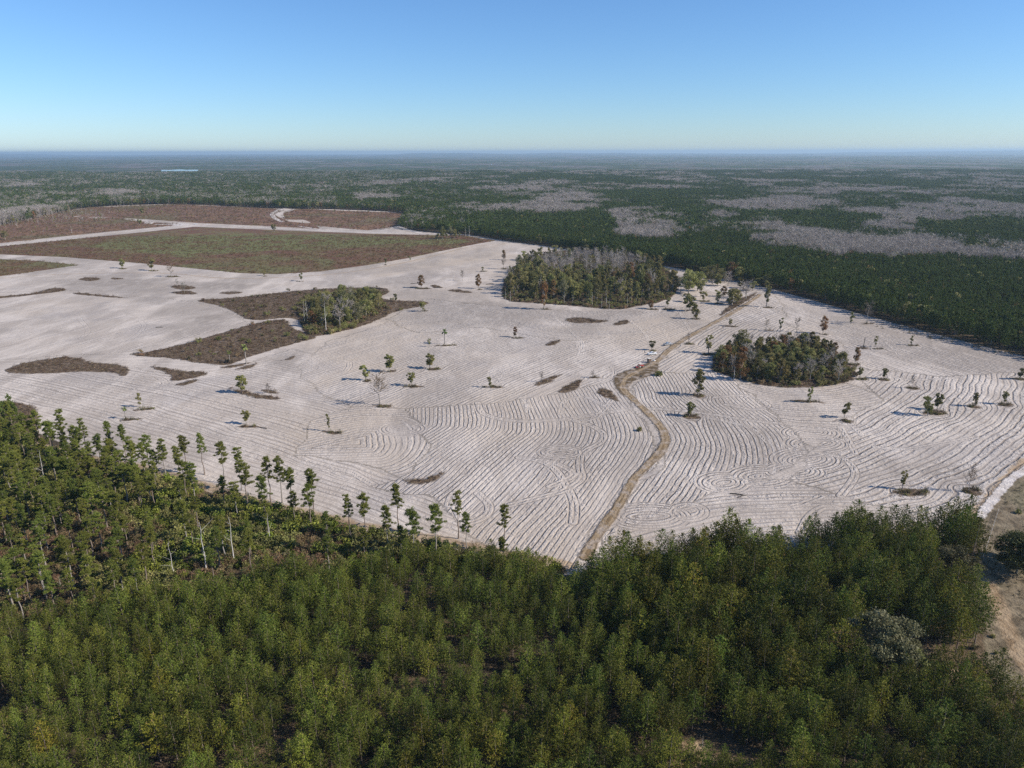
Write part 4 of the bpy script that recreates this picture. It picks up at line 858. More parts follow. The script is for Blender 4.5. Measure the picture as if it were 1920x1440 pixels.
def sample_in(P, n, dmin, r, tries=40000, z=None):
    P = np.asarray(P); out = []; lo, hi = P.min(0), P.max(0)
    c = r.uniform(lo, hi, (tries, 2)); c = c[inside(c[:, 0], c[:, 1], P)]; cell = {}
    for p in c:
        k = (int(p[0] // dmin), int(p[1] // dmin)); ok = True
        for i in (-1, 0, 1):
            for j in (-1, 0, 1):
                for q in cell.get((k[0] + i, k[1] + j), ()):
                    if (q[0] - p[0]) ** 2 + (q[1] - p[1]) ** 2 < dmin * dmin: ok = False
        if ok:
            cell.setdefault(k, []).append(p); out.append(p)
            if len(out) >= n: break
    return np.array(out)
r = np.random.default_rng(21)
# west grove
GW = GP(GROVE_W); cx_, cy_ = GW.mean(0)
for X, Y in sample_in(GP([(578, 600), (600, 622), (640, 615), (690, 596), (715, 578), (700, 566), (650, 560), (600, 570)]), 46, 6.0, r):
    px, py, _ = project(np.array([[X, Y, 0.0]])); px = px[0]
    k = r.choice(['mossy_oak', 'oak_tree', 'oak_tree', 'narrow_oak', 'bare_tree', 'yellowing_tree'], p=[.25, .22, .25, .1, .08, .1])
    nm = dict(W_, oak_tree='dark green oak')[k]
    plant(k, X, Y, r.uniform(10, 15), f'{nm} crowded into the west grove by the burnt patches', f'{nm}s of the west grove', r.uniform(.7, 1.0))
for px, pb, pt, k, lab in [(571, 603, 565, 'dead_snag', 'bleached bare tree at the left end of the west grove, left of two'), (577, 606, 562, 'dead_snag', 'bleached bare tree at the left end of the west grove, right of two'),
                       (584, 612, 582, 'rusty_tree', 'rust brown tree at the left front of the west grove'), (612, 622, 566, 'dead_snag', 'pale trunked dead tree in front of the west grove'), (638, 615, 572, 'bare_tree', 'grey bare tree before the middle of the west grove'),
                       (657, 606, 566, 'bare_tree', 'spreading bare tree at the right front of the west grove'), (742, 566, 550, 'small_oak', 'thin green tree between the west grove and open sand'), (590, 622, 610, 'shrub', 'bright green shrub at the left front foot of the west grove'),
                       (620, 626, 614, 'shrub', 'bright green shrub at the middle front foot of the west grove')]:
    X, Y = G(px, pb); plant(k, X, Y, height_at(px, pb, pt), lab, None, 1.0)
# middle grove: green ring, bare pinkish heart
pm_ = sample_in(GP([(950, 556), (955, 525), (990, 498), (1080, 484), (1180, 490), (1235, 505), (1250, 530), (1240, 558), (1190, 571), (1150, 576), (1060, 566), (1000, 562)]), 230, 7.2, r)
MG = GP([(1000, 518), (1020, 500), (1080, 487), (1170, 491), (1215, 505), (1205, 522), (1100, 528)])
for X, Y in pm_:
    px = project(np.array([[X, Y, 0.0]]))[0][0]
    if inside(np.array([X]), np.array([Y]), MG)[0]: k = r.choice(['bare_tree', 'narrow_oak', 'yellowing_tree'], p=[.88, .05, .07]); h = r.uniform(13, 17)
    else:
        k = r.choice(['oak_tree', 'narrow_oak', 'yellowing_tree', 'bare_tree', 'rusty_tree', 'mossy_oak'], p=[.38, .24, .22, .03, .06, .07]); h = r.uniform(13, 19)
        if px > 1200: k = r.choice(['yellowing_tree', 'oak_tree', 'bare_tree', 'rusty_tree'], p=[.45, .25, .2, .1])
    plant(k, X, Y, h, f'{W_[k]} packed among its like in the middle grove', f'{W_[k]}s of the middle grove', r.uniform(.62, .9))
for px, pb in [(1128, 577), (1142, 580), (1137, 573), (1110, 573), (1176, 575), (1074, 572), (948, 568), (957, 571), (1058, 569), (1203, 562), (1235, 555), (1252, 552)]:
    X, Y = G(px, pb); plant('dead_snag', X, Y, r.uniform(8, 13), 'pale bare stem in the front row of the middle grove', 'pale stems in the front row of the middle grove', .8)
# bushes behind the middle grove
for i, (px, pb, pt, k, lab) in enumerate([(985, 488, 470, 'small_oak', 'brown green bushy tree, leftmost behind the middle grove'), (997, 486, 467, 'yellowing_tree', 'olive bushy tree, second from left behind the middle grove'), (1013, 481, 462, 'yellowing_tree', 'olive bushy tree, third from left behind the middle grove'),
                                        (1005, 487, 470, 'small_oak', 'dark low tree in front of the olive bushes behind the middle grove'), (1022, 482, 470, 'rusty_tree', 'rusty low tree at the right end of the bushes behind the middle grove')]):
    X, Y = G(px, pb); plant(k, X, Y, height_at(px, pb, pt), lab, None, 1.3)
# east grove
for X, Y in sample_in(GP([(1352, 698), (1347, 672), (1380, 660), (1440, 654), (1520, 650), (1562, 668), (1582, 690), (1575, 708), (1500, 719), (1430, 716), (1390, 706)]), 150, 5.2, r):
    px, py, _ = project(np.array([[X, Y, 0.0]])); px, py = px[0], py[0]
    back = py < 672; lft = px < 1410
    k = r.choice(['yellowing_tree', 'oak_tree', 'bare_tree', 'rusty_tree', 'mossy_oak'], p=[.50, .18, .12, .16, .04]) if back else (r.choice(['rusty_tree', 'oak_tree', 'bare_tree', 'yellowing_tree'], p=[.38, .2, .17, .25]) if lft else r.choice(['oak_tree', 'small_oak', 'yellowing_tree', 'bare_tree'], p=[.42, .13, .36, .09]))
    plant(k, X, Y, r.uniform(8.5, 12.5) if k != 'small_oak' else r.uniform(6, 9), f'{W_[k]} crowded into the round east grove right of the track', f'{W_[k]}s of the east grove', r.uniform(.75, 1.05))
for px, pb, pt, k, lab in [(1387, 668, 618, 'oak_tree', 'tall dark oak standing out at the back left corner of the east grove'), (1388, 711, 660, 'rusty_tree', 'rust orange tree at the front left corner of the east grove'), (1376, 712, 662, 'dead_snag', 'pale leafless tree at the front left corner of the east grove'),
                           (1461, 718, 672, 'yellowing_tree', 'golden olive tree at the middle front of the east grove'), (1492, 719, 690, 'yellowing_tree', 'lower golden tree right of the golden olive one at the east grove'), (1571, 719, 678, 'bare_tree', 'grey leafless tree at the front right of the east grove')]:
    X, Y = G(px, pb); plant(k, X, Y, height_at(px, pb, pt), lab, None, .95)

# ---- tall pines along the near edge, tops read from the photograph
TALL = [(108, 768), (150, 785), (197, 790), (225, 797), (270, 815), (300, 824), (340, 818), (372, 812), (412, 828), (443, 840), (498, 856), (520, 858), (541, 880), (580, 880), (650, 928), (680, 925), (742, 908), (722, 948),
        (772, 953), (815, 945), (857, 922), (873, 962), (945, 945), (112, 800), (180, 815), (238, 820), (262, 830), (328, 838), (355, 868), (455, 868), (487, 892), (575, 908), (12, 752), (40, 775), (62, 770), (85, 790), (22, 800), (130, 860), (5, 830), (610, 960), (680, 990), (750, 985)]
WORD = ['round', 'flat', 'ragged', 'slim', 'dense', 'open']
LABT = {(945, 945): 'tall thin pine standing apart at the right end of the tall pine row', (857, 922): 'tallest thin pine of the close pair near the right end of the row', (873, 962): 'shorter darker pine of the close pair near the right end of the row',
        (815, 945): 'lone pine with a loose crown, third group from the right end of the row', (742, 908): 'full crowned pine rising highest before the crescent patch of weeds', (680, 925): 'small crowned pine left of the full crowned one before the crescent patch',
        (650, 928): 'pine left of the small crowned pine, at the start of the right hand row', (412, 828): 'pine with clear pale sand showing on both sides of its crown, mid row', (108, 768): 'broad flat topped pine nearest the field corner at the left',
        (150, 785): 'pine with a small round head beside the broad flat topped one'}
LABT.update({(197, 790): 'pine with a high oval crown on a clear stem, left part of the row', (225, 797): 'ragged pine just right of the high oval crowned one in the row', (270, 815): 'pine at the middle of the thick cluster left in the row',
 (300, 824): 'pine at the right side of the thick cluster left in the row', (340, 818): 'pine whose crown is first right of the thick cluster, above a slim low pine', (372, 812): 'highest pine left of the one framed by sand, mid row', (443, 840): 'loose tall pine directly right of the pine framed by sand',
 (498, 856): 'left pine of the twin tops in the middle of the row', (520, 858): 'right pine of the twin tops in the middle of the row', (541, 880): 'lower pine leaning on the right side of the twin tops', (580, 880): 'tall narrow pine alone right of the twin tops, before the open sand',
 (722, 948): 'short pine under the left side of the full crowned pine', (772, 953): 'medium pine just right of the full crowned pine near the crescent patch', (112, 800): 'bright green pine below the broad flat topped one at the left', (180, 815): 'low bushy pine between the round headed and oval crowned pines',
 (238, 820): 'low pine in front of the ragged one, left part of the row', (262, 830): 'low dark pine at the foot of the thick left cluster', (328, 838): 'slim low pine beneath the pine next to the thick cluster', (355, 868): 'dark low crown in front of the highest mid row pine', (455, 868): 'lower pine in front of the loose tall one, mid row',
 (487, 892): 'low pine at the left foot of the twin tops', (575, 908): 'low pine at the foot of the tall narrow one', (12, 752): 'pine at the very corner of wood and field, topmost at the left edge', (40, 775): 'pine in the corner clump, second from the left edge', (62, 770): 'pine in the corner clump, directly before the scrub strip',
 (85, 790): 'pine between the corner clump and the broad flat topped pine', (22, 800): 'lower pine at the left edge beneath the corner clump', (130, 860): 'dark pine beneath the round headed one near the left', (5, 830): 'pine cut by the left edge below the corner clump', (610, 960): 'short pine in the gap between the middle and right parts of the row',
 (680, 990): 'low pine under the small crowned one at the right part of the row', (750, 985): 'low dark pine at the foot of the full crowned pine'})
tall_xy = []
r = np.random.default_rng(33)
for i, (px, pt) in enumerate(TALL):
    h = r.uniform(16.5, 19.0) if i < 40 else 12
    if px in (722, 873, 610, 112): h *= 0.85
    X, Y = G(px, pt, h); tall_xy.append((X, Y))
    plant('tall_pine', X, Y, h, LABT[(px, pt)], 'tall pines along the near edge of the field', r.uniform(.85, 1.1), r=r)
EDGE = GP([(-220, 760), (-60, 790), (40, 830), (150, 865), (280, 895), (460, 945), (600, 980), (700, 1005), (860, 1035), (980, 1056), (1060, 1070)])
TOP = ground(*np.array([(-250, 1150), (0, 1120), (130, 1110), (260, 1085), (420, 1062), (520, 1045), (640, 1040), (760, 1010), (860, 1015), (980, 1030), (1060, 1060)], float).T, 9.0)
TALLZONE = np.vstack([EDGE, TOP[::-1]])
def zone_left(P, w): return P
inner = sample_in(TALLZONE, 480, 3.7, r)
keep = []
for X, Y in inner:
    px = project(np.array([[X, Y, 0.0]]))[0][0]
    p = (0.78 if px > -60 else 0.25) if px < 300 else (0.34 if px < 460 else (0.15 if px < 620 else 0.10))
    if r.random() < p and all((X - a) ** 2 + (Y - b) ** 2 > 9 for a, b in tall_xy): keep.append((X, Y, px))
for X, Y, px in keep:
    h = r.uniform(12, 17) if px < 500 else r.uniform(10, 15)
    py_ = project(np.array([[X, Y, 0.0]]))[1][0]; side = 'at far left' if px < 150 else ('left of white trunks' if px < 330 else ('near white trunks' if px < 480 else 'right of white trunks'))
    row_ = 'close behind the young plantation' if py_ > np.interp(px, [0, 640, 1060], [1060, 1010, 1030]) else 'back towards the sand field'
    plant('tall_pine', X, Y, h, f'tufted pine of mixed wood {side}, {row_}', f'tufted pines of the mixed wood {side}, {row_}', r.uniform(.95, 1.3), r=r)
for px, pb, pt, lab in [(440, 1058, 968, 'thick white dead trunk, tallest bare one above the young pines'), (388, 1075, 978, 'leaning white dead trunk left of the thickest one'), (327, 1082, 1018, 'thin white stem far left of the two white dead trunks'), (88, 920, 845, 'forked white dead tree in the dense pines at the left'),
                        (116, 1108, 1080, 'short forked white stem low at the left edge of the young pines'), (572, 1075, 1045, 'thin white stem in the brown brush right of the white trunks'), (507, 1020, 965, 'grey dead tree in the brush right of the thick white trunk'), (1316, 1405, 1378, 'grey stump pole in the litter clearing at the bottom')]:
    X, Y = G(px, pb); plant('dead_snag', X, Y, height_at(px, pb, pt), lab, None, 1.0, r=r)

# ---- the young plantation
BLOCKEDGE = ground(*np.array([(1060, 1070), (1100, 1030), (1160, 1012), (1230, 1000), (1330, 985), (1440, 980), (1530, 965), (1620, 955), (1700, 955), (1790, 945), (1830, 950)], float).T, 12.5)
PASTEDGE = GP([(1838, 1060), (1815, 1120), (1835, 1190), (1850, 1265), (1890, 1310), (1960, 1330), (2600, 1340)])
PLANT = np.vstack([TOP, BLOCKEDGE, PASTEDGE, [(260, 50), (-260, 50)], [(-260, TOP[0][1])]])
CLEAR = [GP([(1280, 1385), (1330, 1375), (1400, 1400), (1440, 1440), (1400, 1470), (1300, 1450)]), ground(*np.array([(1600, 1235), (1700, 1215), (1800, 1230), (1870, 1275), (1850, 1300), (1740, 1280), (1600, 1265)], float).T, 0),
         ground(*np.array([(1590, 1190), (1620, 1150), (1690, 1150), (1720, 1200), (1700, 1240), (1620, 1240)], float).T, 5), ground(*np.array([(1750, 1030), (1810, 1030), (1850, 1080), (1810, 1120), (1760, 1100)], float).T, 5),
         ground(*np.array([(1480, 1140), (1560, 1150), (1560, 1165), (1440, 1155)], float).T, 2)]
gx = np.arange(-240, 270, 3.2); gy = np.arange(56, 262, 3.7)
XX, YY = np.meshgrid(gx, gy); XX = XX + 0.25 * (YY - 150) % 3.2; XX = (XX + r.normal(size=XX.shape) * 0.45).ravel(); YY = (YY + r.normal(size=YY.shape) * 0.55).ravel()
m = inside(XX, YY, PLANT) & (r.random(XX.shape) > 0.07) & (fbm(XX / 7, YY / 7, 2) < 0.72)
for cpoly in CLEAR: m &= ~inside(XX, YY, cpoly)
XX, YY = XX[m], YY[m]
right = np.clip((XX - 8) / 30, 0, 1) * np.clip((YY - 110) / 40, 0, 1)
HH = (9.6 + 4.0 * right) * (1 + 0.15 * r.normal(size=XX.shape)) + (fbm(XX / 22, YY / 22, 2) - 0.5) * 3
px, py, dz = project(np.stack([XX, YY, HH * 0.7], 1))
vis = (px > -80) & (px < 2000) & (py < 1560)
order = np.argsort(np.where(vis & (py < 1440) & (px > 0) & (px < 1920), dz / HH, 1e9))
solo = order[:296]; rest = order[296:]; rest = rest[vis[rest]]
def ptint(X, Y):
    f = float(fbm(np.array([X / 9.0]), np.array([Y / 9.0]), 2)[0]); q = r.uniform(0.75, 1.3) * (0.9 + 0.5 * (f - 0.5) * 2); w = r.uniform(-.12, .2)
    return (q * (1.03 + w), q, q * (0.9 - w * .5), 1)
for i in solo:
    plant('young_pine', XX[i], YY[i], HH[i], 'dense green young pine shoulder to shoulder with its like in the foreground plantation', 'young pines of the foreground plantation', r.uniform(.85, 1.2), ptint(XX[i], YY[i]), r=r)

# ---- scatter: one object for a mass nobody could count
def scatter(name, XY, h, meshes, label, cat, r, zscale=None, z=0.0, objtint=None):
    XY = np.asarray(XY, float); n = len(XY)
    col = bpy.data.collections.new(name + '_sources')
    for i, me in enumerate(meshes):
        o = bpy.data.objects.new(name + '_source', me); col.objects.link(o)
        if objtint: o.color = objtint
    V = np.column_stack([XY, np.full(n, z)])
    me = bpy.data.meshes.new(name); me.vertices.add(n); me.vertices.foreach_set('co', V.astype(np.float32).ravel())
    for a, v in (('size', h), ('turn', r.uniform(0, 6.283, n)), ('wide', np.ones(n) if zscale is None else zscale)):
        me.attributes.new(a, 'FLOAT', 'POINT').data.foreach_set('value', np.asarray(v, np.float32))
    me.attributes.new('pick', 'INT', 'POINT').data.foreach_set('value', r.integers(0, len(meshes), n).astype(np.int32))
    o = link(name, me); tag(o, label, cat, kind='stuff')
    ng = bpy.data.node_groups.new(name, 'GeometryNodeTree')
    ng.interface.new_socket('Geometry', in_out='INPUT', socket_type='NodeSocketGeometry'); ng.interface.new_socket('Geometry', in_out='OUTPUT', socket_type='NodeSocketGeometry')
    nd = ng.nodes; gi = nd.new('NodeGroupInput'); go = nd.new('NodeGroupOutput'); ip = nd.new('GeometryNodeInstanceOnPoints'); ci = nd.new('GeometryNodeCollectionInfo')
    ci.inputs[0].default_value = col; ci.inputs['Separate Children'].default_value = True; ci.inputs['Reset Children'].default_value = True
    def at(nm, t):
        q = nd.new('GeometryNodeInputNamedAttribute'); q.data_type = t; q.inputs[0].default_value = nm; return q.outputs[0]
    rot = nd.new('ShaderNodeCombineXYZ'); sc = nd.new('ShaderNodeCombineXYZ'); L = ng.links; mu = nd.new('ShaderNodeMath'); mu.operation = 'MULTIPLY'
    L.new(at('turn', 'FLOAT'), rot.inputs[2]); s_ = at('size', 'FLOAT'); L.new(s_, mu.inputs[0]); L.new(at('wide', 'FLOAT'), mu.inputs[1])
    L.new(mu.outputs[0], sc.inputs[0]); L.new(mu.outputs[0], sc.inputs[1]); L.new(s_, sc.inputs[2])
    L.new(gi.outputs[0], ip.inputs['Points']); L.new(ci.outputs[0], ip.inputs['Instance']); ip.inputs['Pick Instance'].default_value = True
    L.new(at('pick', 'INT'), ip.inputs['Instance Index']); L.new(rot.outputs[0], ip.inputs['Rotation']); L.new(sc.outputs[0], ip.inputs['Scale']); L.new(ip.outputs[0], go.inputs[0])
    md = o.modifiers.new('scatter', 'NODES'); md.node_group = ng
    return o

def joined(name, parts):
    """one mesh out of several, keeping materials and attributes"""
    V = []; F = []; T = []; T2 = []; MI = []; mats = []; n = 0
    for me in parts:
        a = np.zeros(len(me.vertices) * 3, np.float32); me.vertices.foreach_get('co', a); V.append(a.reshape(-1, 3))
        f = np.zeros(len(me.polygons) * 3, np.int32); me.loops.foreach_get('vertex_index', f); F.append(f.reshape(-1, 3) + n); n += len(me.vertices)
        for L_, k in ((T, 'tint'), (T2, 'tint2')):
            b = np.zeros(len(me.vertices), np.float32); me.attributes[k].data.foreach_get('value', b); L_.append(b)
        mats.append(me.materials[0]); MI.append(np.full(len(me.polygons), len(mats) - 1))
    out = np_mesh(name, np.vstack(V), np.vstack(F), None, {'tint': np.concatenate(T), 'tint2': np.concatenate(T2)})
    for q in mats: out.materials.append(q)
    out.polygons.foreach_set('material_index', np.concatenate(MI).astype(np.int32)); return out
YP = [joined('young_pine_mass', [p[1] for p in v[1]]) for v in KIND['young_pine']]
scatter('young_pine_stand', np.stack([XX[rest], YY[rest]], 1), HH[rest] / 12.0, YP, 'rest of the dense young pine plantation filling the foreground', 'pine plantation', r, r.uniform(.85, 1.2, len(rest)))

# ---- brush under and between the pines
BU = [bush_mesh('brush', 400 + i, m_, 1.5, 2.2, 520, 0.20) for i, m_ in enumerate(['oak', 'oak', 'pine', 'oak', 'drybrush', 'pine', 'silver', 'drybrush'])]
DRY = [tuft_mesh('tuft', 420 + i, 'drybrush', 26, 0.7, 0.14, 1.2, 0.5) for i in range(3)]
b1 = sample_in(TALLZONE, 3200, 1.6, r, 60000)
bs_ = fbm(b1[:, 0] / 18, b1[:, 1] / 18, 2)
scatter('green_underbrush', b1[bs_ > 0.41], r.uniform(.6, 1.9, (bs_ > 0.41).sum()), BU[:4] + BU[5:6], 'mixed green underbrush between the tall pines', 'underbrush', r, objtint=(0.62, 0.60, 0.55, 1))
m4 = (bs_ <= 0.52) & (r.random(len(bs_)) < .8); RU = [bush_mesh('brush', 480 + i, 'russet', 1.3, 2.4, 420, 0.16) for i in range(3)] + [bare_crown(2.6, 1.3, 484, 'russet', 12, 5, 4, .05)]
scatter('russet_underbrush', b1[m4], r.uniform(.5, 1.5, m4.sum()), RU, 'russet and straw coloured brush between the tall pines', 'brush', r)
d1 = sample_in(TALLZONE, 5200, 1.15, r, 90000)
scatter('dry_underbrush', d1, r.uniform(.6, 1.5, len(d1)), DRY * 3 + [BU[4]] , 'brown dry grass and brush between the tall pines', 'dry brush', r)
RZ = np.vstack([PLANT]); d2 = sample_in(PLANT, 2500, 2.6, r, 30000)
scatter('forest_litter_brush', d2, r.uniform(.4, 1.0, len(d2)), DRY + BU[3:5], 'low dry brush on the floor of the plantation', 'forest floor brush', r)
for px, pb, pt, k, w, lab, t in [(1652, 1262, 1160, 'silvery_oak', 1.0, 'wide silvery green live oak standing among the plantation pines', (1, 1, 1, 1)), (1778, 1105, 1028, 'silvery_oak', .85, 'dull grey oak at the right corner of the pine block', (.55, .52, .5, 1)),
                              (1905, 1075, 1005, 'spreading_oak', 1.0, 'dark spreading live oak on the pasture, cut by the right edge of the picture', (.55, .6, .5, 1)), (1960, 1060, 990, 'spreading_oak', .8, 'dark live oak on the pasture just outside the right edge', (.55, .6, .5, 1)),
                              (1690, 1290, 1215, 'mossy_oak', 1.2, 'smaller grey green oak in front of the wide silvery one', (.8, .85, .8, 1))]:
    X, Y = G(px, pb); plant(k, X, Y, height_at(px, pb, pt), lab, None, w, t, r=r)
pp = sample_in(PASTEDGE[:5] @ np.eye(2) if False else GP([(1925, 900), (1880, 940), (1850, 975), (1846, 1050), (1832, 1120), (1850, 1200), (1870, 1270), (1900, 1290), (2200, 1290), (2200, 880)]), 900, 1.6, r)
pn = fbm(pp[:, 0] / 9, pp[:, 1] / 9, 2)
scatter('pasture_weeds', pp[pn > 0.5], r.uniform(.25, .75, (pn > 0.5).sum()), DRY, 'dry weeds on the tan pasture at the right', 'weeds', r)
for px, pb, s_, lab in [(1862, 1195, .5, 'small pale green shrub on the pasture slope'), (1908, 962, .8, 'flat dark shrub on the pasture near the right edge'), (1866, 1225, .45, 'smallest shrub near the foot of the pasture slope')]:
    X, Y = G(px, pb); plant('shrub', X, Y, 2 * s_, lab, None, 1.2, r=r)

# ---- scrub on the burnt patches and islets, weeds on the meadows
def cover(polys, dens, r, pad=0):
    out = []
    for q in polys:
        P = smooth(GP(q), 3, True); lo, hi = P.min(0), P.max(0); n = int((hi - lo).prod() * dens)
        c = r.uniform(lo, hi, (n, 2)); out.append(c[inside(c[:, 0], c[:, 1], P)])
    return np.vstack(out)
BT = [tuft_mesh('tuft', 440 + i, 'burnt', 16, 0.55, 0.13, 1.0, 0.3) for i in range(4)]
WT = [tuft_mesh('tuft', 450 + i, 'weeds', 14, 0.55, 0.16, 1.3, 0.3) for i in range(4)]
c = cover(BRUSH, 0.22, r); scatter('burnt_scrub', c, r.uniform(.5, 1.6, len(c)), BT, 'charred and brown scrub on the dark patches of the field', 'scrub', r)
isl = []
for (ix, iy, hl, hw) in ISLE:
    cx, cyy = G(ix, iy); hl *= .8; hw *= .7; n = int(hl * hw * 3.2); a = r.uniform(0, 6.283, n); q = np.sqrt(r.random(n)); isl.append(np.stack([cx + hl * .25 + np.cos(a) * q * hl, cyy + np.sin(a) * q * hw], 1))
c = np.vstack(isl); c = c[r.random(len(c)) < .6]; scatter('islet_weeds', c, r.uniform(.5, 1.3, len(c)), BT[:2] + DRY[:2] + [bush_mesh('brush', 460, 'oak', .7, .6, 60, .22)], 'weeds left unploughed round the single trees', 'weeds', r)
c = np.vstack([cover([BRUSH[0], BRUSH[1], BRUSH[2]], 0.085, r), cover([BRUSH[3], BRUSH[4]], 0.008, r)]); scatter('grove_undergrowth', c, r.uniform(.4, 1.5, len(c)), [BU[0], BU[1], BU[4], RU[0], RU[1]], 'low green and rusty undergrowth at the feet of the groves', 'undergrowth', r)
c = cover([MEADOW, MEADOW2], 0.055, r); c = c[c[:, 1] < 1100]; scatter('meadow_weeds', c, r.uniform(.7, 1.9, len(c)), WT, 'reddish brown and green weeds covering the meadow', 'weeds', r)
c = cover([BROWN1, BROWN2, BROWN3], 0.025, r); c = c[(c[:, 1] < 2200)]; scatter('clearing_weeds', c, r.uniform(1.0, 2.4, len(c)), WT + BT[:1], 'reddish brown weeds of the far clearings', 'weeds', r)
RUB = cover([[(1640, 612), (1720, 632), (1800, 645), (1930, 680), (1930, 665), (1780, 622), (1700, 600)]], 0.06, r)
scatter('forest_edge_rubble', RUB, r.uniform(.5, 1.2, len(RUB)), DRY + BT[:1], 'dry brush strewn along the eastern forest edge', 'brush', r)

# ---- the wooded country beyond the field
def far_pine(seed, h=12.0, rad=2.2, n=46, per=4, leaf=1.15):
    q = np.random.default_rng(seed); c = Acc(); f = q.random(n) ** 0.8; rr = rad * (1 - f ** 2.0) ** 0.8 * q.uniform(.5, 1.05, n) + .1; a = q.uniform(0, 6.283, n)
    C = np.stack([np.cos(a) * rr, np.sin(a) * rr, h * (0.22 + 0.76 * f)], 1); C = np.vstack([C, [0, 0, h * .97]])
    c.blades(C, C * [.35, .35, 0] + [0, 0, .5], leaf, leaf * .42, q, .6, per); return c.mesh('far_pine', M['farpine'])
def far_bare(seed, h=12.0):
    me = bare_crown(h, 3.4, seed, 'twig', 11, 5, 2, 0.085); q = np.random.default_rng(seed)
    return joined('far_bare', [me, trunk_mesh('trunk', h * .9, 0.16, M['twig'], 0.02, q, 2, k=4)])
FP = [far_pine(500 + i) for i in range(6)]; FPL = [far_pine(510 + i, 14, 3.4, 24, 3, 2.3) for i in range(5)]
FB = [far_bare(520 + i) for i in range(6)]
def far_broad(seed, mat, h=12, rad=3.6):
    q = np.random.default_rng(seed); c = Acc(); P = []; T = []
    for b in range(11):
        a = q.uniform(0, 6.283); f = q.random(); rr = rad * math.sin(math.pi * (0.15 + .75 * f)) * q.uniform(.2, .75); ctr = np.array([math.cos(a) * rr, math.sin(a) * rr, h * (.35 + .55 * f)])
        g = q.normal(size=(22, 3)); g /= np.linalg.norm(g, axis=1)[:, None]; P.append(ctr + g * rad * .36 * q.uniform(.6, 1.1, (22, 1))); T.append(np.full(22, q.random()))
    c.leaves(np.vstack(P), .62, q, np.concatenate(T)); return c.mesh('far_broad', M[mat])
FO = [far_broad(540 + i, m_) for i, m_ in enumerate(['oak', 'oak', 'gold', 'rust'])]
OPENG = smooth(GP(OPEN), 3, True)
PX0, PX1, PY0, PY1 = pw[:, 0].min() - 15, pw[:, 0].max() + 15, pw[:, 1].min(), pw[:, 1].max()
def wood_points(y0, y1, dens, r, tmax=0.80):
    n = int(tmax * (y1 * y1 - y0 * y0 + 120 * (y1 - y0)) * dens)
    Y = np.sqrt(r.uniform((y0 + 60.0) ** 2, (y1 + 60.0) ** 2, n)) - 60; X = r.uniform(-tmax, tmax, n) * (Y + 60)
    m = (poly_sd(X, Y, OPENG, 6.0) < -1.5) & ~((X > PX0) & (X < PX1) & (Y > PY0 - 620) & (Y < PY1 + 20)) & (Y > 300) & ~inside(X, Y, GP(PASTURE))
    return X[m], Y[m]
X1, Y1 = wood_points(300, 1100, 0.080, r, 0.84); X2, Y2 = wood_points(1100, 2200, 0.036, r); X3, Y3 = wood_points(2200, 4600, 0.0085, r)
def grade(X, Y, tier):
    b = bare_amount(X, Y); q = r.random(len(X)); left = np.clip((-X / np.maximum(Y, 1) + 0.02) * 4, 0, 1) * np.clip((Y - 900) / 400, 0, 1)
    mixn = fbm(X / 60 + 7, Y / 60, 3)
    kb = (q < b * 0.93) | ((r.random(len(X)) < 0.16 * left) & (mixn > 0.45))
    ko = ~kb & (r.random(len(X)) < (0.02 + 0.16 * left + 0.20 * (b > 0.1)))
    return kb, ko
size_n = lambda X, Y: 0.80 + 0.5 * fbm(X / 90, Y / 90, 2)
for X, Y, tier, PM in ((X1, Y1, 1, FP), (X2, Y2, 2, FP + FPL), (X3, Y3, 3, FPL)):
    kb, ko = grade(X, Y, tier); kp = ~kb & ~ko
    grow = {1: 1.0, 2: 1.15, 3: 1.55}[tier]; flat = {1: 1.0, 2: 1.25, 3: 1.7}[tier]
    nm = {1: 'near', 2: 'middle', 3: 'far'}[tier]
    hh = size_n(X, Y) * r.uniform(.85, 1.15, len(X)) * (1.0 if tier < 3 else 1.0)
    scatter('pine_forest', np.stack([X[kp], Y[kp]], 1), hh[kp], PM, f'dark green pine forest in the {nm} distance beyond the field', 'forest', r, np.full(kp.sum(), flat))
    scatter('bare_hardwood_forest', np.stack([X[kb], Y[kb]], 1), hh[kb] * 1.15, FB, f'pinkish grey leafless wood in the {nm} distance', 'forest', r, np.full(kb.sum(), flat * (1.1 if tier < 3 else 1.3)))
    if ko.sum() > 3: scatter('mixed_hardwood_forest', np.stack([X[ko], Y[ko]], 1), hh[ko], FO, f'olive and rusty hardwoods mixed into the {nm} forest', 'forest', r, np.full(ko.sum(), flat))
# brush and bare stems on the left of the far clearings
c = cover([[(0, 430), (60, 424), (140, 418), (200, 412), (165, 396), (80, 390), (0, 402)]], 0.006, r)
scatter('clearing_thicket', c, r.uniform(.3, .75, len(c)), FB + FO[:1], 'grey leafless thicket at the left edge of the far clearings', 'thicket', r)
c = cover([[(60, 440), (240, 425), (240, 412), (60, 410)], BROWN2, BROWN3], 0.0011, r); c = c[c[:, 1] < 2200]
scatter('clearing_bushes', c, r.uniform(.2, .5, len(c)), FB[:3] + FO[:2], 'scattered bushes and saplings of the far clearings', 'bushes', r)

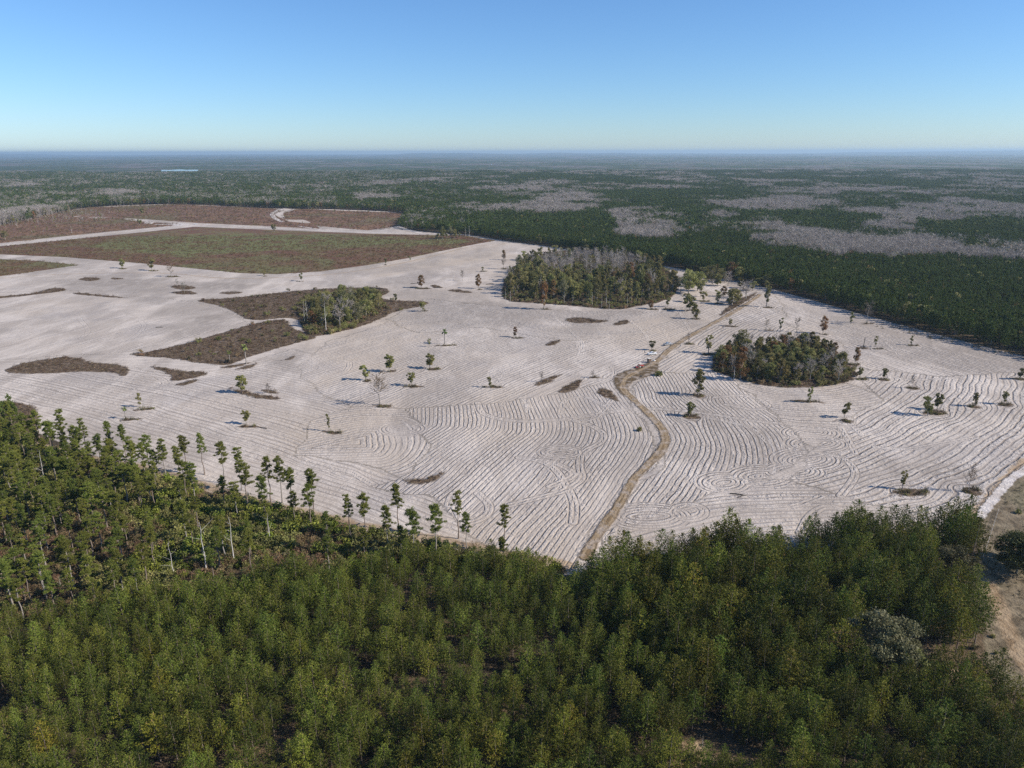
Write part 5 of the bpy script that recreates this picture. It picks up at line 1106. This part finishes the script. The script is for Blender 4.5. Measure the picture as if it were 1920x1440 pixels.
# ================================================================== MADE THINGS
PAINT = dict(white=plain('white_paint', (0.80, 0.80, 0.78), 0.35, var=0.04), silver=plain('silver_paint', (0.45, 0.47, 0.50), 0.3, 0.4, 0.05), red=plain('faded_red_paint', (0.42, 0.07, 0.05), 0.45, var=0.15),
             tyre=plain('tyre_rubber', (0.03, 0.03, 0.03), 0.9), steel=plain('dull_steel', (0.35, 0.34, 0.33), 0.5, 0.6), glass=plain('dark_window_glass', (0.03, 0.04, 0.05), 0.08), lamp=plain('headlight_glass', (0.75, 0.75, 0.7), 0.15),
             brown=plain('brown_rusty_sheet', (0.12, 0.08, 0.055), 0.7, var=0.3), post=plain('weathered_post', (0.36, 0.33, 0.29), 0.9, var=0.25), cream=plain('cream_paint', (0.66, 0.62, 0.54), 0.4))
import bmesh
def solid(name, prof, y0, y1, mat, parent=None, bevel=0.04, axis='y'):
    """side outline (x, z) pushed out between y0 and y1"""
    bm = bmesh.new(); a = [bm.verts.new((x_, y0, z_)) for x_, z_ in prof]; b = [bm.verts.new((x_, y1, z_)) for x_, z_ in prof]; n = len(prof)
    bm.faces.new(a[::-1]); bm.faces.new(b)
    for i in range(n): bm.faces.new((a[i], a[(i + 1) % n], b[(i + 1) % n], b[i]))
    bmesh.ops.recalc_face_normals(bm, faces=bm.faces[:])
    if bevel: bmesh.ops.bevel(bm, geom=bm.edges[:], offset=bevel, segments=2, affect='EDGES', profile=0.6)
    me = bpy.data.meshes.new(name); bm.to_mesh(me); bm.free(); me.materials.append(mat); return link(name, me, parent)
def box(name, x0, x1, y0, y1, z0, z1, mat, parent=None, bevel=0.02): return solid(name, [(x0, z0), (x1, z0), (x1, z1), (x0, z1)], y0, y1, mat, parent, bevel)
def disc(name, cx, cy, cz, rad, w, mat, parent, k=20):
    a = np.arange(k) * 2 * math.pi / k; rs = [(rad * .80, -w / 2), (rad, -w * .36), (rad, w * .36), (rad * .80, w / 2)]
    V = [(cx + q * math.cos(t), cy + s_, cz + q * math.sin(t)) for q, s_ in rs for t in a]; F = [(i * k + j, i * k + (j + 1) % k, (i + 1) * k + (j + 1) % k, (i + 1) * k + j) for i in range(3) for j in range(k)]
    F += [tuple(range(k))[::-1], tuple(range(3 * k, 4 * k))]
    me = bpy.data.meshes.new(name); me.from_pydata(V, [], F); me.materials.append(mat); return link(name, me, parent)
def wheel(x_, y_, rad, w, root, hub='steel'):
    t = disc('wheel', x_, y_, rad, rad, w, PAINT['tyre'], root); disc('rim', x_, y_, rad, rad * .58, w * 1.06, PAINT[hub], t)
def pickup(px, py, heading, paint, label, boxed=True):
    X, Y = G(px, py); o = link('pickup_truck', None); o.location = (X, Y, 0); o.rotation_euler = (0, 0, heading); tag(o, label, 'pickup')
    b = solid('body', [(-2.9, .45), (2.85, .45), (2.9, .95), (2.75, 1.12), (1.45, 1.22), (-1.0, 1.2), (-1.0, .75), (-2.8, .75), (-2.9, 1.2)], -.98, .98, PAINT[paint], o, .06)
    for s_ in (-1, 1): box('bed_side', -2.88, -1.02, s_ * .97 - .06, s_ * .97 + .06, .8, 1.32, PAINT[paint], o)
    box('tailgate', -2.95, -2.85, -.9, .9, .8, 1.32, PAINT[paint], o)
    solid('cab', [(-1.05, 1.15), (1.35, 1.18), (.62, 1.88), (-.85, 1.9)], -.86, .86, PAINT[paint], o, .07)
    solid('windscreen', [(1.30, 1.26), (1.36, 1.27), (.76, 1.82), (.70, 1.82)], -.74, .74, PAINT['glass'], o, 0)
    for s_ in (-1, 1): solid('side_window', [(-.85, 1.28), (1.0, 1.28), (.52, 1.78), (-.75, 1.8)], s_ * .86 - .012, s_ * .86 + .012, PAINT['glass'], o, 0); box('headlight', 2.84, 2.93, s_ * .72 - .18, s_ * .72 + .18, .78, .96, PAINT['lamp'], o, .01)
    box('bumper', 2.86, 3.0, -.95, .95, .45, .68, PAINT['steel'], o)
    if boxed: box('tool_box', -1.5, -1.08, -.85, .85, 1.0, 1.45, PAINT[paint], o)
    for x_ in (-1.85, 1.85):
        for s_ in (-.86, .86): wheel(x_, s_, .42, .28, o)
    return o
pickup(1223, 665, R(12), 'white', 'white pickup truck parked on the left verge of the dirt track')
pickup(1252, 647, R(25), 'silver', 'small silver grey pickup on the sand, farther up the dirt track', False)
pickup(367, 421, R(5), 'white', 'tiny white pickup on the far pale road between meadow and clearing', False)
X, Y = G(1201, 689); o = link('tractor', None); o.location = (X, Y, 0); o.rotation_euler = (0, 0, R(18)); tag(o, 'faded red tractor with cream roof below the white pickup beside the dirt track', 'tractor')
solid('bonnet', [(0.1, .75), (2.0, .8), (2.05, 1.35), (1.8, 1.5), (0.1, 1.55)], -.38, .38, PAINT['red'], o, .05); box('chassis', -1.2, 1.9, -.3, .3, .5, .85, PAINT['steel'], o)
for s_ in (-1, 1):
    wheel(-.8, s_ * .85, .82, .42, o, 'cream'); wheel(1.5, s_ * .75, .45, .26, o, 'cream')
    solid('fender', [(-1.5, 1.5), (-1.2, 1.75), (-.4, 1.75), (0, 1.45), (-.1, 1.38), (-.45, 1.62), (-1.15, 1.62), (-1.42, 1.42)], s_ * .85 - .22, s_ * .85 + .22, PAINT['red'], o, .02)
    for x_ in (-1.1, .05): box('roof_post', x_ - .04, x_ + .04, s_ * .5 - .04, s_ * .5 + .04, 1.4, 2.45, PAINT['red'], o, .005)
box('roof', -1.35, .3, -.7, .7, 2.45, 2.58, PAINT['cream'], o, .04); box('seat', -.95, -.5, -.25, .25, 1.2, 1.6, PAINT['tyre'], o, .04); box('exhaust', 1.2, 1.28, -.04, .04, 1.5, 2.2, PAINT['steel'], o, .01)
solid('plough_frame', [(-3.2, .5), (-1.2, .7), (-1.2, .82), (-3.2, .62)], -1.2, 1.2, PAINT['red'], o, .01)
for i in range(4): disc('plough_disc', -1.7 - .45 * i, -.9 + .6 * i, .35, .34, .06, PAINT['steel'], o, 14)
X, Y = G(1217, 679.5); o = link('site_trailer', None); o.location = (X, Y, 0); o.rotation_euler = (0, 0, R(30)); tag(o, 'dark upright box trailer between the white pickup and the red tractor', 'trailer')
box('body', -1.0, 1.0, -.8, .8, .55, 2.5, PAINT['brown'], o, .04); box('roof', -1.08, 1.08, -.88, .88, 2.5, 2.6, PAINT['cream'], o, .02); box('door', 1.0, 1.04, -.4, .4, .7, 2.3, PAINT['cream'], o, .005)
for s_ in (-1, 1): wheel(0, s_ * .86, .34, .2, o)
box('tow_bar', -2.2, -1.0, -.05, .05, .5, .6, PAINT['steel'], o, .01)
for i, (px, py, s_, mt, nm, lab) in enumerate([(1227, 676.5, .45, 'white', 'water_drum', 'small white drum lying in the yard right of the dark box trailer'), (1202, 706, .5, 'tyre', 'rubbish_heap', 'small dark heap on the edge of the track below the red tractor')]):
    X, Y = G(px, py); q = np.random.default_rng(i); bm = bmesh.new(); bmesh.ops.create_icosphere(bm, subdivisions=3, radius=s_)
    for v in bm.verts: v.co *= (1 + .18 * (q.random() if nm == 'rubbish_heap' else 0)); v.co.z = max(-s_ * .3, v.co.z * .9) + s_ * .3; v.co.x *= 1.5
    me = bpy.data.meshes.new(nm); bm.to_mesh(me); bm.free(); me.materials.append(PAINT[mt]); o = link(nm, me); o.location = (X, Y, 0); tag(o, lab, 'drum' if i == 0 else 'heap')

# pasture fence: round posts and three wires
A, B = np.array(G(1842, 1050)), np.array(G(1872, 958)); L = np.linalg.norm(B - A); n = int(L / 3.2)
f = link('wire_fence', None); f.location = (A[0], A[1], 0); tag(f, 'thin wire fence with weathered posts on the tan pasture at the right', 'fence')
pa = Acc(); pa.tube([(0, 0, -.2), (0, 0, 1.3)], [.06, .05], 7); pme = pa.mesh('post', PAINT['post'])
for i in range(n + 1):
    p = (B - A) * i / n; c = link('post', pme, f); c.location = (p[0], p[1], 0)
for zz in (.45, .8, 1.15):
    wa = Acc(); wa.tube([(0, 0, zz), ((B - A)[0] / 2, (B - A)[1] / 2, zz - .02), ((B - A)[0], (B - A)[1], zz)], [.022] * 3, 4); link('wire', wa.mesh('wire', PAINT['steel']), f)

# a few fallen logs on the dark strips
la = Acc(); la.tube([(-2.2, 0, .2), (0, .1, .25), (2.4, -.1, .22)], [.22, .19, .12], 7); la.tube([(.8, 0, .3), (1.4, .6, .8)], [.07, .02], 4); lme = la.mesh('log', M['black'])
for px, py, a_, s_, lab in [(776, 532, .3, 1.4, 'dark fallen log pointing at the orange green tree between the groves'), (776, 539, 0, 1.6, 'dark log pile at the left of the orange green tree between the groves'), (821, 540, .2, 1.5, 'dark heap of logs between the orange tree and the middle grove'),
                            (705, 542, 0.05, 2.6, 'long dark log windrow behind the west grove'), (918, 533, .4, 1.6, 'curved dark debris left of the middle grove'), (299, 614, .2, 1.1, 'brown branch pile alone on the western sand'), (1380, 927, -.2, 1.0, 'dark broken branches on the sand above the pine block, left'), (1391, 931, .5, .9, 'dark broken branches on the sand above the pine block, right'),
                            (494, 803, -.4, .9, 'dark fallen branch at the right tip of a sliver in the lower left field')]:
    X, Y = G(px, py); o = link('fallen_log', lme); o.location = (X, Y, 0); o.rotation_euler = (0, 0, a_); o.scale = (s_, s_, s_); tag(o, lab, 'log')

# ---- air
hz = bpy.data.meshes.new('haze'); w_, d0, d1, zl, zh = 60000, -800, 52000, -2.0, 190.0
hz.from_pydata([(x_, y_, z_) for z_ in (zl, zh) for x_, y_ in ((-w_, d0), (w_, d0), (w_, d1), (-w_, d1))], [], [(0, 3, 2, 1), (4, 5, 6, 7), (0, 1, 5, 4), (1, 2, 6, 5), (2, 3, 7, 6), (3, 0, 4, 7)])
hm = bpy.data.materials.new('haze'); hm.use_nodes = True; nt = hm.node_tree; nt.nodes.clear(); om = nt.nodes.new('ShaderNodeOutputMaterial'); pv = nt.nodes.new('ShaderNodeVolumePrincipled')
pv.inputs['Color'].default_value = (0.60, 0.80, 0.96, 1); pv.inputs['Density'].default_value = 5.0e-5; pv.inputs['Anisotropy'].default_value = 0.2
nt.links.new(pv.outputs[0], om.inputs['Volume']); hz.materials.append(hm); tag(link('haze', hz), kind='stuff')
